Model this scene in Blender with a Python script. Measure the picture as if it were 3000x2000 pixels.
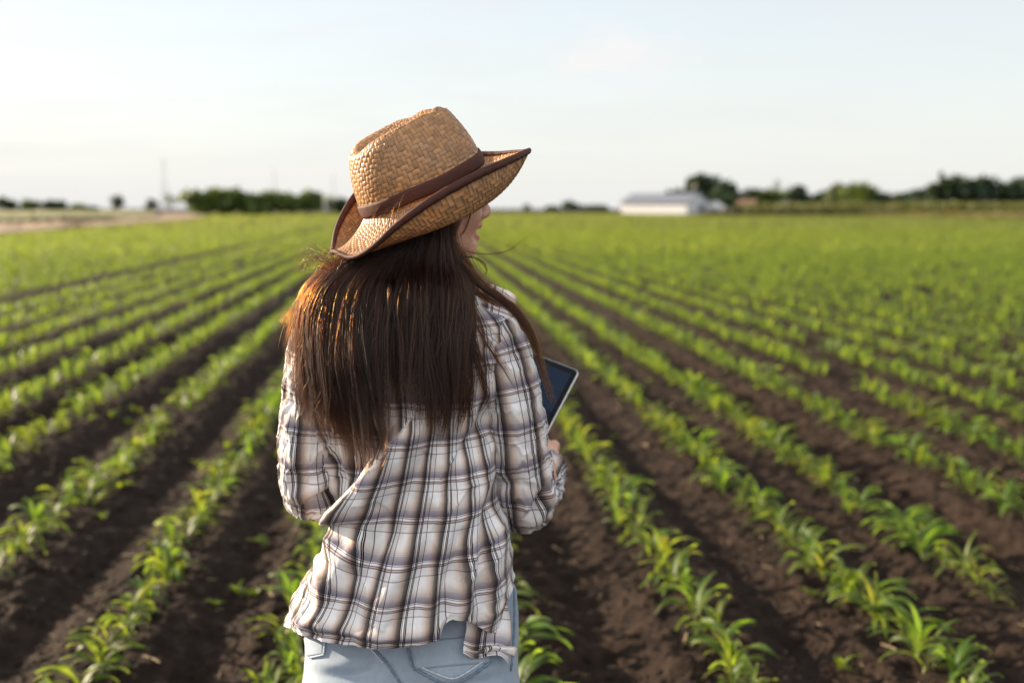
import bpy, bmesh, math, random
import numpy as np
from mathutils import Vector, Matrix
from mathutils.bvhtree import BVHTree
PI = math.pi
R = math.radians
for o in list(bpy.data.objects): bpy.data.objects.remove(o)
scene = bpy.context.scene
COL = scene.collection

# ------------------------------------------------------------------ camera
CAM_H = 1.45
THETA = math.atan((784 - 478) / 2286.7)
cam = bpy.data.cameras.new('camera')
cam.lens = 35; cam.sensor_width = 36; cam.clip_end = 6000; cam.clip_start = 0.05
cam.dof.use_dof = True; cam.dof.focus_distance = 1.47; cam.dof.aperture_fstop = 2.5
camo = bpy.data.objects.new('camera', cam); COL.objects.link(camo)
camo.location = (0, 0, CAM_H); camo.rotation_euler = (PI / 2 - THETA, 0, 0)
scene.camera = camo

# ------------------------------------------------------------------ light and exposure
SUN_AZ, SUN_EL = R(-68), R(16)          # azimuth from +Y, clockwise seen from above
SKY_STRENGTH = 0.092
w = bpy.data.worlds.new('World'); scene.world = w; w.use_nodes = True
nt = w.node_tree; nt.nodes.clear()
def N(nt, t, **kw):
    n = nt.nodes.new(t)
    for k, v in kw.items(): setattr(n, k, v)
    return n
def L(nt, a, b): nt.links.new(a, b)
def mth(nt, op, a, b=None, c=None, clamp=False):
    n = N(nt, 'ShaderNodeMath', operation=op); n.use_clamp = clamp
    for i, v in enumerate((a, b, c)):
        if v is None: continue
        if hasattr(v, 'links'): L(nt, v, n.inputs[i])
        else: n.inputs[i].default_value = v
    return n.outputs[0]
def mixc(nt, fac, a, b, mode='MIX'):
    n = N(nt, 'ShaderNodeMix', data_type='RGBA', blend_type=mode)
    for s, v in ((n.inputs[0], fac), (n.inputs[6], a), (n.inputs[7], b)):
        if hasattr(v, 'links'): L(nt, v, s)
        elif isinstance(v, (int, float)): s.default_value = v
        else: s.default_value = (*v, 1)
    return n.outputs[2]
def ramp(nt, fac, stops, interp='LINEAR'):
    n = N(nt, 'ShaderNodeValToRGB'); cr = n.color_ramp; cr.interpolation = interp
    while len(cr.elements) < len(stops): cr.elements.new(0.5)
    for e, (p, c) in zip(cr.elements, stops):
        e.position = p; e.color = (*c, 1) if not isinstance(c, (int, float)) else (c, c, c, 1)
    if fac is not None: L(nt, fac, n.inputs[0])
    return n.outputs[0]
def noise(nt, vec, scale, detail=4, rough=0.5, dist=0.0):
    n = N(nt, 'ShaderNodeTexNoise'); n.inputs['Scale'].default_value = scale
    n.inputs['Detail'].default_value = detail; n.inputs['Roughness'].default_value = rough
    n.inputs['Distortion'].default_value = dist
    if vec is not None: L(nt, vec, n.inputs['Vector'])
    return n.outputs['Fac']
def mapping(nt, vec, scale=(1, 1, 1), loc=(0, 0, 0), rot=(0, 0, 0)):
    n = N(nt, 'ShaderNodeMapping'); n.inputs['Scale'].default_value = scale
    n.inputs['Location'].default_value = loc; n.inputs['Rotation'].default_value = rot
    L(nt, vec, n.inputs['Vector']); return n.outputs[0]

sky = N(nt, 'ShaderNodeTexSky'); sky.sky_type = 'NISHITA'; sky.sun_disc = False
sky.sun_elevation = SUN_EL; sky.sun_rotation = SUN_AZ
sky.air_density = 1.0; sky.dust_density = 0.8; sky.ozone_density = 1.0
tc = N(nt, 'ShaderNodeTexCoord')
sep = N(nt, 'ShaderNodeSeparateXYZ'); L(nt, tc.outputs['Generated'], sep.inputs[0])
skyc = N(nt, 'ShaderNodeVectorMath', operation='SCALE'); L(nt, sky.outputs[0], skyc.inputs[0]); skyc.inputs[3].default_value = SKY_STRENGTH
zz = mth(nt, 'MAXIMUM', sep.outputs[2], 0.0)
# thin milky haze near the horizon, thinning upward; thicker toward the sun side
side = mth(nt, 'MULTIPLY_ADD', sep.outputs[0], -0.30, 0.5)
hz = mth(nt, 'POWER', mth(nt, 'SUBTRACT', 1.0, zz), 4.5)
hz = mth(nt, 'MULTIPLY_ADD', side, 0.16, mth(nt, 'MULTIPLY_ADD', hz, 0.44, 0.46), clamp=True)
# wispy cloud veil and a few small fair-weather clouds
zdiv = mth(nt, 'ADD', zz, 0.12)
cv = N(nt, 'ShaderNodeCombineXYZ')
L(nt, mth(nt, 'DIVIDE', sep.outputs[0], zdiv), cv.inputs[0]); L(nt, mth(nt, 'DIVIDE', sep.outputs[1], zdiv), cv.inputs[1])
veil = noise(nt, mapping(nt, cv.outputs[0], (0.9, 1.6, 1), (3.1, 0.7, 0)), 0.9, 6, 0.55, 0.6)
veil = ramp(nt, veil, [(0.42, 0.0), (0.72, 0.55)])
puffm = N(nt, 'ShaderNodeVectorMath', operation='DISTANCE')
L(nt, mapping(nt, tc.outputs['Generated'], (1, 1, 2.4)), puffm.inputs[0])
pd = Vector((0.102, 0.984, 0.144)); puffm.inputs[1].default_value = (pd.x, pd.y, pd.z * 2.4)
pm = ramp(nt, puffm.outputs['Value'], [(0.02, 1.0), (0.115, 0.0)])
pn = noise(nt, mapping(nt, tc.outputs['Generated'], (1, 1, 2.2)), 26, 6, 0.6, 0.4)
puff = ramp(nt, mth(nt, 'ADD', mth(nt, 'MULTIPLY', pm, 0.42), pn), [(0.66, 0.0), (0.92, 0.85)])
cl = veil
fac = mth(nt, 'SUBTRACT', 1.0, mth(nt, 'MULTIPLY', mth(nt, 'SUBTRACT', 1.0, hz), mth(nt, 'SUBTRACT', 1.0, cl)))
mixed = mixc(nt, fac, skyc.outputs[0], (0.272, 0.273, 0.270))
mixed = mixc(nt, puff, mixed, (0.298, 0.296, 0.293))
# unseen bright cloud added to the sky behind the camera, fills her shaded back
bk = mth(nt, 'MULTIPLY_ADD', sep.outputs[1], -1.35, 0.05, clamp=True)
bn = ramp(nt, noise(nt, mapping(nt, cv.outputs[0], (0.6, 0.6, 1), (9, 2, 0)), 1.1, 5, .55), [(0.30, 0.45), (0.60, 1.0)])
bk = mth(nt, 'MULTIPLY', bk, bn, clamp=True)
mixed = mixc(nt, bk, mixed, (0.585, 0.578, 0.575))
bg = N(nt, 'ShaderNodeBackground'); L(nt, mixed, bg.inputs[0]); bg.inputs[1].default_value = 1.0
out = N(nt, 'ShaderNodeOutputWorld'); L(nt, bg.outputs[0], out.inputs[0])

sl = bpy.data.lights.new('sun', 'SUN'); sl.energy = 5.0; sl.angle = R(0.6); sl.color = (1.0, 0.81, 0.59)
so = bpy.data.objects.new('sun', sl); COL.objects.link(so)
sd = Vector((math.sin(SUN_AZ) * math.cos(SUN_EL), math.cos(SUN_AZ) * math.cos(SUN_EL), math.sin(SUN_EL)))
so.rotation_euler = sd.to_track_quat('Z', 'Y').to_euler(); so.location = sd * 50
vs = scene.view_settings
vs.view_transform = 'Standard'; vs.look = 'None'; vs.gamma = 1; vs.use_curve_mapping = False
vs.exposure = 1.66
scene.cycles.transparent_max_bounces = 12
scene.cycles.max_bounces = 8

# ------------------------------------------------------------------ helpers
def at(px, py, Y):
    """Point at world depth Y seen at pixel (px, py) of a 2352 x 1568 picture: a ruler for laying out real-size things."""
    x = (px - 1176) / 2286.7; yc = (784 - py) / 2286.7
    dy = math.cos(THETA) + yc * math.sin(THETA); dz = -math.sin(THETA) + yc * math.cos(THETA)
    t = Y / dy
    return np.array([x * t, Y, CAM_H + dz * t])
def topx(p):
    p = np.asarray(p, float); q = p - np.array([0, 0, CAM_H])
    d = q[..., 1] * math.cos(THETA) - q[..., 2] * math.sin(THETA)
    u = q[..., 1] * math.sin(THETA) + q[..., 2] * math.cos(THETA)
    return np.stack([1176 + 2286.7 * q[..., 0] / d, 784 - 2286.7 * u / d], -1)
def tag(o, label=None, cat=None, group=None, kind=None):
    for k, v in (('label', label), ('category', cat), ('group', group), ('kind', kind)):
        if v: o[k] = v
    return o
def empty(name, loc=(0, 0, 0), rz=0.0):
    o = bpy.data.objects.new(name, None); COL.objects.link(o); o.location = loc; o.rotation_euler = (0, 0, rz)
    o.empty_display_size = 0.1
    return o
def mesh_obj(name, v, f, mat, parent=None, smooth=True, uv=None, col=None):
    me = bpy.data.meshes.new(name)
    v = np.asarray(v, np.float32)
    if isinstance(f, np.ndarray) and f.ndim == 2:
        nf, k = f.shape
        me.vertices.add(len(v)); me.vertices.foreach_set('co', v.ravel())
        me.loops.add(nf * k); me.loops.foreach_set('vertex_index', f.astype(np.int32).ravel())
        me.polygons.add(nf); me.polygons.foreach_set('loop_start', np.arange(0, nf * k, k, dtype=np.int32))
        me.polygons.foreach_set('loop_total', np.full(nf, k, np.int32))
        me.update(calc_edges=True); me.validate()
    else:
        me.from_pydata([tuple(map(float, p)) for p in v], [], [tuple(map(int, q)) for q in f]); me.update()
    if smooth: me.polygons.foreach_set('use_smooth', np.ones(len(me.polygons), bool))
    if uv is not None:
        lay = me.uv_layers.new(name='UVMap')
        li = np.empty(len(me.loops), np.int32); me.loops.foreach_get('vertex_index', li)
        lay.data.foreach_set('uv', np.asarray(uv, np.float32)[li].ravel())
    if col is not None:
        ca = me.color_attributes.new('tint', 'FLOAT_COLOR', 'POINT')
        c = np.ones((len(v), 4), np.float32); c[:, :3] = col; ca.data.foreach_set('color', c.ravel())
    me.materials.append(mat)
    o = bpy.data.objects.new(name, me); COL.objects.link(o)
    if parent is not None: o.parent = parent
    return o
def grid_faces(nr, nc, wrap=False):
    i = np.arange(nr - 1)[:, None]; m = nc if wrap else nc - 1
    j = np.arange(m)[None, :]; j2 = (j + 1) % nc
    return np.stack([i * nc + j, i * nc + j2, (i + 1) * nc + j2, (i + 1) * nc + j], -1).reshape(-1, 4)
def solidify(o, t, off=-1):
    m = o.modifiers.new('solidify', 'SOLIDIFY'); m.thickness = t; m.offset = off; return o
def smoothstep(a, b, x):
    t = np.clip((x - a) / (b - a), 0, 1); return t * t * (3 - 2 * t)
_hr = np.random.RandomState(7).rand(256, 256)
def vnoise(x, y):
    xi = np.floor(x).astype(int); yi = np.floor(y).astype(int); fx = x - xi; fy = y - yi
    fx = fx * fx * (3 - 2 * fx); fy = fy * fy * (3 - 2 * fy)
    g = lambda a, b: _hr[a % 256, b % 256]
    return (g(xi, yi) * (1 - fx) + g(xi + 1, yi) * fx) * (1 - fy) + (g(xi, yi + 1) * (1 - fx) + g(xi + 1, yi + 1) * fx) * fy
def fbm(x, y, oct=4, g=0.5):
    s = 0; a = 1; t = 0
    for k in range(oct):
        s = s + a * vnoise(x * 2 ** k + 17.3 * k, y * 2 ** k + 5.1 * k); t += a; a *= g
    return s / t
def catmull(pts, n):
    """n points along a smooth curve through pts."""
    P = np.asarray(pts, float); m = len(P)
    Q = np.vstack([2 * P[0] - P[1], P, 2 * P[-1] - P[-2]])
    t = np.linspace(0, m - 1, n); i = np.minimum(t.astype(int), m - 2); f = (t - i)[:, None]
    a, b, c, d = Q[i], Q[i + 1], Q[i + 2], Q[i + 3]
    return 0.5 * (2 * b + (c - a) * f + (2 * a - 5 * b + 4 * c - d) * f ** 2 + (3 * b - a - 3 * c + d) * f ** 3)
def tube(path, rad, k=8, cap=True):
    """Tube mesh about a path; rad scalar or per point."""
    path = np.asarray(path, float); n = len(path); rad = np.broadcast_to(rad, n)
    T = np.gradient(path, axis=0); T /= np.linalg.norm(T, axis=1)[:, None] + 1e-9
    up = np.array([0.13, 0.29, 0.95]); v = []
    for i in range(n):
        a = np.cross(T[i], up); a /= np.linalg.norm(a) + 1e-9; b = np.cross(T[i], a)
        for j in range(k):
            an = 2 * PI * j / k
            v.append(path[i] + rad[i] * (a * math.cos(an) + b * math.sin(an)))
    f = [tuple(q) for q in grid_faces(n, k, True)]
    if cap: f += [tuple(range(k))[::-1], tuple(range((n - 1) * k, n * k))]
    return np.array(v), f
def join(parts):
    V = []; F = []; o = 0
    for v, f in parts:
        V.append(np.asarray(v, float)); F += [tuple(int(a) + o for a in q) for q in f]; o += len(v)
    return np.vstack(V), F
def box(c, s, rot=None):
    v = np.array([(x, y, z) for x in (-.5, .5) for y in (-.5, .5) for z in (-.5, .5)]) * np.array(s)
    if rot is not None: v = v @ np.asarray(rot).T
    return v + np.array(c), [(0, 1, 3, 2), (4, 6, 7, 5), (0, 4, 5, 1), (2, 3, 7, 6), (0, 2, 6, 4), (1, 5, 7, 3)]

# ------------------------------------------------------------------ materials
def mat(name):
    m = bpy.data.materials.new(name); m.use_nodes = True
    m.node_tree.nodes.clear(); return m, m.node_tree
def finish(nt, sh, disp=None):
    o = N(nt, 'ShaderNodeOutputMaterial'); L(nt, sh, o.inputs[0])
def pbsdf(nt, color, rough=0.6, **kw):
    p = N(nt, 'ShaderNodeBsdfPrincipled')
    if hasattr(color, 'links'): L(nt, color, p.inputs['Base Color'])
    else: p.inputs['Base Color'].default_value = (*color, 1)
    if hasattr(rough, 'links'): L(nt, rough, p.inputs['Roughness'])
    else: p.inputs['Roughness'].default_value = rough
    for k, v in kw.items():
        s = p.inputs[k.replace('_', ' ')]
        if hasattr(v, 'links'): L(nt, v, s)
        else: s.default_value = v
    return p
def bump(nt, h, strength=0.5, dist=0.01):
    b = N(nt, 'ShaderNodeBump'); b.inputs['Strength'].default_value = strength; b.inputs['Distance'].default_value = dist
    L(nt, h, b.inputs['Height']); return b.outputs[0]
def translucent_mix(nt, p, color, fac):
    t = N(nt, 'ShaderNodeBsdfTranslucent')
    if hasattr(color, 'links'): L(nt, color, t.inputs[0])
    else: t.inputs[0].default_value = (*color, 1)
    m = N(nt, 'ShaderNodeMixShader'); m.inputs[0].default_value = fac
    L(nt, p.outputs[0], m.inputs[1]); L(nt, t.outputs[0], m.inputs[2]); return m.outputs[0]
def simple(name, color, rough=0.6, var=0.12, scale=20, bs=0.0, **kw):
    m, nt = mat(name); tc = N(nt, 'ShaderNodeTexCoord')
    n = noise(nt, tc.outputs['Object'], scale, 5, 0.6)
    c = mixc(nt, n, [max(0, x * (1 - var)) for x in color], [min(1, x * (1 + var)) for x in color])
    p = pbsdf(nt, c, rough, **kw)
    if bs: L(nt, bump(nt, n, bs, 0.01), p.inputs['Normal'])
    finish(nt, p.outputs[0]); return m
# ------------------------------------------------------------------ the setting: soil, fields, far land
ROW_AZ = math.atan((955 - 1176) / 2286.7 / math.cos(THETA))     # heading of the crop rows
RD = np.array([math.sin(ROW_AZ), math.cos(ROW_AZ)]); RN = np.array([math.cos(ROW_AZ), -math.sin(ROW_AZ)])
ROWS = [-3.83, -3.38, -2.92, -2.46, -2.0, -1.6, -1.14, -.69, -.28, .19, .66, 1.09, 1.46, 1.93]
ROWS = np.array([-4.15 - .45 * k for k in range(260, 0, -1)] + ROWS + [1.93 + .44 * k for k in range(1, 260)]) * CAM_H
ROW_FIRST = 269                                     # the row that passes her right hip
def lat(x, y): return x * RN[0] + y * RN[1]
def lon(x, y): return x * RD[0] + y * RD[1]
def soil_height(x, y, d=None):
    """Height of the ploughed soil at (x, y)."""
    a = lat(x, y); l = lon(x, y); ci = np.interp(a, ROWS, np.arange(len(ROWS))); k = np.floor(ci)
    c = ci - ROW_FIRST; fr = ci - np.round(ci)
    if d is None: d = np.hypot(x, y)
    fade = 1 - smoothstep(25, 70, d)
    h = 0.020 * np.cos(2 * PI * c) * (0.5 + 0.8 * vnoise(k * 7.1 + 3, l * 0.8)) + 0.022 * np.exp(-((fr - .36) / .10) ** 2) * (.3 + .9 * vnoise(k * 3.1, l * 1.7)) - .028 * np.exp(-((np.abs(fr) - .5) / .13) ** 2)
    # soil pushed up beside the plants by the hoe, a few cm off the row
    h += 0.014 * np.exp(-((np.abs(fr) - 0.22) / 0.07) ** 2) * (0.4 + vnoise(a * 9, l * 2.3))
    cl = fbm(x * 9, y * 9, 4, 0.55); cl2 = fbm(x * 24 + 9, y * 24, 3, 0.6)
    h += 0.052 * np.clip(cl - 0.42, 0, 1) + 0.034 * (cl2 - 0.5) + 0.03 * (fbm(x * 2.1, y * 2.1, 2) - 0.5)
    # a tractor wheel's tread marks in two of the gaps
    for g, ph in ((0.36, 0.0), (3.5, 0.3), (-4.5, 0.4)):
        wgt = np.exp(-((c - g) / 0.26) ** 4)
        h += wgt * (0.017 * np.sin(2 * PI * (l / 0.145 + ph + 0.9 * np.abs(c - g))) - 0.028)
    return h * fade
na, nr_ = 1000, 900
ang = np.concatenate([np.linspace(R(-70), R(-36), 60, endpoint=False), np.linspace(R(-36), R(36), na - 120), np.linspace(R(36), R(70), 61)[1:]]); rad = 2.6 * (1500 / 2.6) ** (np.linspace(0, 1, nr_) ** 1.0)
rad = np.concatenate([np.linspace(2.6, 4.4, 120, endpoint=False), 4.4 * (14 / 4.4) ** np.linspace(0, 1, 560, endpoint=False), 14 * (2500 / 14) ** np.linspace(0, 1, 200)])
AA, RR = np.meshgrid(ang, rad)
gx = np.sin(AA) * RR; gy = np.cos(AA) * RR - 2.0
gz = soil_height(gx, gy)
m_soil, nt = mat('dark_soil'); tc = N(nt, 'ShaderNodeTexCoord')
n1 = noise(nt, tc.outputs['Object'], 14, 8, 0.62); n2 = noise(nt, tc.outputs['Object'], 1.3, 3, 0.5); n3 = noise(nt, tc.outputs['Object'], 90, 4, 0.7)
c = ramp(nt, n1, [(0.25, (0.010, 0.0066, 0.0052)), (0.5, (0.023, 0.0148, 0.0106)), (0.78, (0.056, 0.0375, 0.0265))])
c = mixc(nt, mth(nt, 'MULTIPLY', n2, 0.45), c, (0.018, 0.012, 0.0095))
p = pbsdf(nt, c, 0.95, Specular_IOR_Level=0.12)
L(nt, bump(nt, mth(nt, 'ADD', mth(nt, 'MULTIPLY', n1, 0.6), mth(nt, 'MULTIPLY', n3, 0.4)), 0.9, 0.02), p.inputs['Normal'])
finish(nt, p.outputs[0])
v = np.stack([gx, gy, gz], -1).reshape(-1, 3)
ground = mesh_obj('ground', v, grid_faces(len(rad), na), m_soil); tag(ground, kind='structure')
s = 3000.0
far = mesh_obj('far_ground', [(-s, -s, -.25), (s, -s, -.25), (s, s, -.25), (-s, s, -.25)], [(0, 1, 2, 3)], m_soil, smooth=False); tag(far, kind='structure')

# ---- maize plants
def leaf_strip(length, width, az, rise, droop, segs, rng, base_z, twist=0.0, cols=3):
    """One arching maize leaf: rows across carry a slight V and a wavy margin."""
    s = np.linspace(0, 1, segs + 1)
    ang = rise - (rise + droop) * s ** 1.25
    dl = length / segs
    r = np.concatenate([[0], np.cumsum(np.cos(ang[:-1]) * dl)]); z = np.concatenate([[0], np.cumsum(np.sin(ang[:-1]) * dl)])
    wd = width * np.clip(np.sin(PI * np.clip(s * 0.86 + 0.14, 0, 1)) ** 0.75, 0.02, 1)
    wd[-1] = 0.002
    side = np.linspace(-1, 1, cols)
    ca, sa = math.cos(az), math.sin(az)
    curve = rng.uniform(-0.5, 0.5) * length
    ph = rng.uniform(0, 6)
    V = []
    for i in range(segs + 1):
        cx = r[i]; off = curve * s[i] ** 2 * 0.4
        for t in side:
            tw = twist * s[i]
            lateral = off + t * wd[i] * 0.5 * math.cos(tw)
            zz = z[i] + abs(t) * wd[i] * 0.22 + t * wd[i] * 0.5 * math.sin(tw) + 0.13 * width * abs(t) * math.sin(ph + 11 * s[i] + t * 2)
            V.append((ca * cx - sa * lateral, sa * cx + ca * lateral, base_z + zz))
    return np.array(V), [tuple(q) for q in grid_faces(segs + 1, cols)]
def corn_variant(seed, segs=8, cols=3, nleaf=None, fat=1.0):
    rng = np.random.RandomState(seed)
    n = nleaf or rng.randint(7, 11); parts = []
    plane = rng.uniform(0, PI)
    for i in range(n):
        q = i / (n - 1)
        az = plane + (i % 2) * PI + rng.normal(0, 0.38)
        ln = 0.13 + 0.17 * math.sin(PI * (0.18 + 0.62 * q)) * rng.uniform(.85, 1.15)
        rise = R(38 + 40 * q + rng.uniform(-10, 10)); droop = R(72 - 56 * q + rng.uniform(-18, 26))
        parts.append(leaf_strip(ln, fat * rng.uniform(.028, .042) * (0.75 + 0.5 * math.sin(PI * q)), az, rise, droop, segs, rng, 0.008 + 0.085 * q, rng.normal(0, 0.5), cols))
    # rolled top spear leaf
    lv, lf = join(parts)
    sv, sf = tube([(0, 0, -0.03), (0.002, 0, 0.03), (0.001, .002, 0.075), (0.003, 0.0, 0.12)], [0.0085, 0.008, 0.0065, 0.003], 7)
    col = np.tile(np.array([1, 1, 1.0]), (len(lv), 1)) * rng.uniform(0.75, 1.2, (1, 1)) * np.array([rng.uniform(.78, 1.12), 1, 1])
    lf_id = np.repeat(rng.uniform(.7, 1.25, n), (segs + 1) * cols); col = col * lf_id[:, None]; old = np.repeat(rng.rand(n) < .09, (segs + 1) * cols); col[old] *= np.array([1.28, 1.02, 1.0])
    return lv, lf, col, sv, sf
m_leaf, nt = mat('maize_leaf'); tc = N(nt, 'ShaderNodeTexCoord'); oi = N(nt, 'ShaderNodeObjectInfo')
n1 = noise(nt, tc.outputs['Object'], 11, 4, 0.6); at_ = N(nt, 'ShaderNodeAttribute', attribute_name='tint')
geo = N(nt, 'ShaderNodeNewGeometry')
c = ramp(nt, n1, [(0.3, (0.055, 0.098, 0.018)), (0.55, (0.094, 0.146, 0.028)), (0.8, (0.165, 0.205, 0.055))])
c = mixc(nt, 1.0, c, at_.outputs['Color'], 'MULTIPLY')
p = pbsdf(nt, c, 0.5, Specular_IOR_Level=0.32)
tcol = mixc(nt, 1.0, c, (3.35, 2.9, 1.2), 'MULTIPLY')
finish(nt, translucent_mix(nt, p, tcol, 0.50))
m_stalk = simple('maize_stalk', (0.16, 0.16, 0.06), 0.5, 0.4, 30)
VAR = [corn_variant(100 + i) for i in range(9)]
LEAFM = []; STALKM = []
for i, (lv, lf, lc, sv, sf) in enumerate(VAR):
    o = mesh_obj('foliage', lv, lf, m_leaf, col=lc); LEAFM.append(o.data); bpy.data.objects.remove(o)
    o = mesh_obj('stalk', sv, sf, m_stalk); STALKM.append(o.data); bpy.data.objects.remove(o)
# the field's outline (left edge by the dirt track, far edge before the hedge, the barn and the tall crop)
FIELD = [(-24.5, 36), (-26, 52), (-30.0, 75), (-39, 123), (-62, 207), (-72, 235), (-45, 268), (28, 268), (36, 172), (58, 168), (62, 123), (75, 104), (120, 96), (120, 0), (-30, 0), (-30, 30)]
def in_poly(x, y, poly):
    ins = np.zeros(x.shape, bool); j = len(poly) - 1
    for i in range(len(poly)):
        xi, yi = poly[i]; xj, yj = poly[j]
        if yi != yj: ins ^= ((yi > y) != (yj > y)) & (x < (xj - xi) * (y - yi) / (yj - yi) + xi)
        j = i
    return ins
prng = np.random.RandomState(5)
def row_positions(step, l0, l1, half):
    out = []
    for ki, a0 in enumerate(ROWS):
        if abs(a0) > half: continue
        k = ki - ROW_FIRST; n = int((l1 - l0) / step)
        l = l0 + (np.arange(n) + prng.uniform(-.32, .32, n)) * step
        a = a0 + prng.normal(0, 0.022, n)
        x = a * RN[0] + l * RD[0]; y = a * RN[1] + l * RD[1]
        out.append(np.stack([x, y, np.full(n, k), l], -1))
    return np.concatenate(out)
near = row_positions(0.11, 1.9, 30, 40)
d = np.hypot(near[:, 0], near[:, 1])
vis = np.abs(near[:, 0]) < near[:, 1] * 0.9 + 0.9
keep = vis & in_poly(near[:, 0], near[:, 1], FIELD)
gap = vnoise(near[:, 2] * 3.7 + 11, near[:, 3] * 1.9) > 0.115          # missed seeds leave gaps in the rows
keep &= gap
# nobody planted where she stands
keep &= ~((np.abs(near[:, 0] + 0.16) < 0.24) & (np.abs(near[:, 1] - 1.55) < 0.3))
near = near[keep]; d = np.hypot(near[:, 0], near[:, 1])
px = topx(np.stack([near[:, 0], near[:, 1], np.full(len(near), .12)], -1))
inview = (px[:, 0] > -60) & (px[:, 0] < 2412) & (px[:, 1] < 1640) & ~((px[:, 0] > 720) & (px[:, 0] < 1150) & (px[:, 1] > 560))
order = np.argsort(np.where(inview, d, 1e6))
indiv = set(order[:298].tolist())
rest = np.array([i for i in range(len(near)) if i not in indiv])
ORD = ['first', 'second', 'third', 'fourth', 'fifth', 'sixth', 'seventh', 'eighth', 'ninth', 'tenth', 'eleventh', 'twelfth', 'thirteenth', 'fourteenth', 'fifteenth',
       'sixteenth', 'seventeenth', 'eighteenth', 'nineteenth', 'twentieth', 'twenty-first', 'twenty-second', 'twenty-third', 'twenty-fourth', 'twenty-fifth', 'twenty-sixth', 'twenty-seventh', 'twenty-eighth', 'twenty-ninth', 'thirtieth',
       'thirty-first', 'thirty-second', 'thirty-third', 'thirty-fourth', 'thirty-fifth', 'thirty-sixth', 'thirty-seventh', 'thirty-eighth', 'thirty-ninth', 'fortieth']
def row_name(k):
    if k == 0: return "row at the woman's right hip"
    if k > 0: return ORD[k - 1] + " row beyond her hip row"
    return ('row' if k == -1 else ORD[-k - 1] + ' row') + ' left of the woman'
counts = {}
def leafs_scale(dd, r): return r.uniform(0.85, 1.22)
for i in sorted(indiv, key=lambda i: d[i]):
    x, y, k, l = near[i]; k = int(k); counts[k] = counts.get(k, 0) + 1
    vi = prng.randint(len(VAR)); sc = 0.32 + 0.38 * prng.rand() ** .8
    root = empty('corn_plant', (x, y, float(soil_height(np.array([x]), np.array([y]))[0]) - .002), prng.uniform(0, 6.28)); root.scale = (sc, sc, sc * prng.uniform(.9, 1.1))
    root.rotation_euler[0] = prng.normal(0, .07); root.rotation_euler[1] = prng.normal(0, .07)
    n = counts[k]
    where = ORD[n - 1] if n <= len(ORD) else '%dth' % n
    lab = 'corn plant %s from the front in the %s' % (where, row_name(k))
    tag(root, lab, 'corn plant', 'young corn plants in the near rows')
    for nm, me in (('foliage', LEAFM[vi]), ('stalk', STALKM[vi])):
        o = bpy.data.objects.new(nm, me); COL.objects.link(o); o.parent = root
def scatter(pts, variants, rng, smin, smax, zs=1.0, tint=(1, 1, 1), tj=0.2):
    """Copies of leaf meshes written into one mesh (vectorised)."""
    V = []; F = []; C = []; off = 0
    vi = rng.randint(len(variants), size=len(pts)); a = rng.uniform(0, 6.283, len(pts)); sc = rng.uniform(smin, smax, len(pts))
    tn = np.array(tint) * (1 + rng.uniform(-tj, tj, (len(pts), 1)))
    for j, (bv, bf) in enumerate(variants):
        I = np.where(vi == j)[0]
        if not len(I): continue
        ca, sa = np.cos(a[I])[:, None], np.sin(a[I])[:, None]; s = sc[I][:, None]
        x = (bv[None, :, 0] * ca - bv[None, :, 1] * sa) * s + pts[I, 0:1]; y = (bv[None, :, 0] * sa + bv[None, :, 1] * ca) * s + pts[I, 1:2]
        z = bv[None, :, 2] * s * zs + pts[I, 2:3]
        V.append(np.stack([x, y, z], -1).reshape(-1, 3)); C.append(np.repeat(tn[I], len(bv), 0))
        F.append((np.array(bf)[None] + (off + np.arange(len(I)) * len(bv))[:, None, None]).reshape(-1, 4)); off += len(I) * len(bv)
    return np.concatenate(V), np.concatenate(F), np.concatenate(C)
mid_var = [corn_variant(300 + i, 4, 2, 7, 1.05)[:2] for i in range(8)]
far_var = [corn_variant(400 + i, 2, 2, 6, 1.5)[:2] for i in range(6)]
tuft_var = []
for q in range(5):
    parts = []; rg = np.random.RandomState(900 + q)
    for t in range(9):
        v_, f_ = leaf_strip(rg.uniform(.2, .34), .085, rg.uniform(0, 6.28), R(rg.uniform(35, 80)), R(rg.uniform(10, 50)), 2, rg, 0.0, 0, 2)
        v_[:, :2] += (RD * rg.uniform(-.5, .5))[None, :]; parts.append((v_, f_))
    tuft_var.append(join(parts))
mp = near[rest]; zs_ = soil_height(mp[:, 0], mp[:, 1])
A = scatter(np.stack([mp[:, 0], mp[:, 1], zs_], -1), mid_var, prng, .46, .74)
fp = row_positions(0.17, 30, 62, 50); fp = fp[(np.abs(fp[:, 0]) < fp[:, 1] * .85 + 1) & in_poly(fp[:, 0], fp[:, 1], FIELD)]
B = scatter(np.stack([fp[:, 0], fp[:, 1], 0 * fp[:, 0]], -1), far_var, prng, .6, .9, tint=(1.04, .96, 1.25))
tp = row_positions(1.0, 62, 272, 170); tp = tp[(np.abs(tp[:, 0]) < tp[:, 1] * .8 + 1) & in_poly(tp[:, 0], tp[:, 1], FIELD)]
tp = tp[prng.rand(len(tp)) < np.clip(1.25 - tp[:, 1] / 330, .3, 1)]
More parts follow.
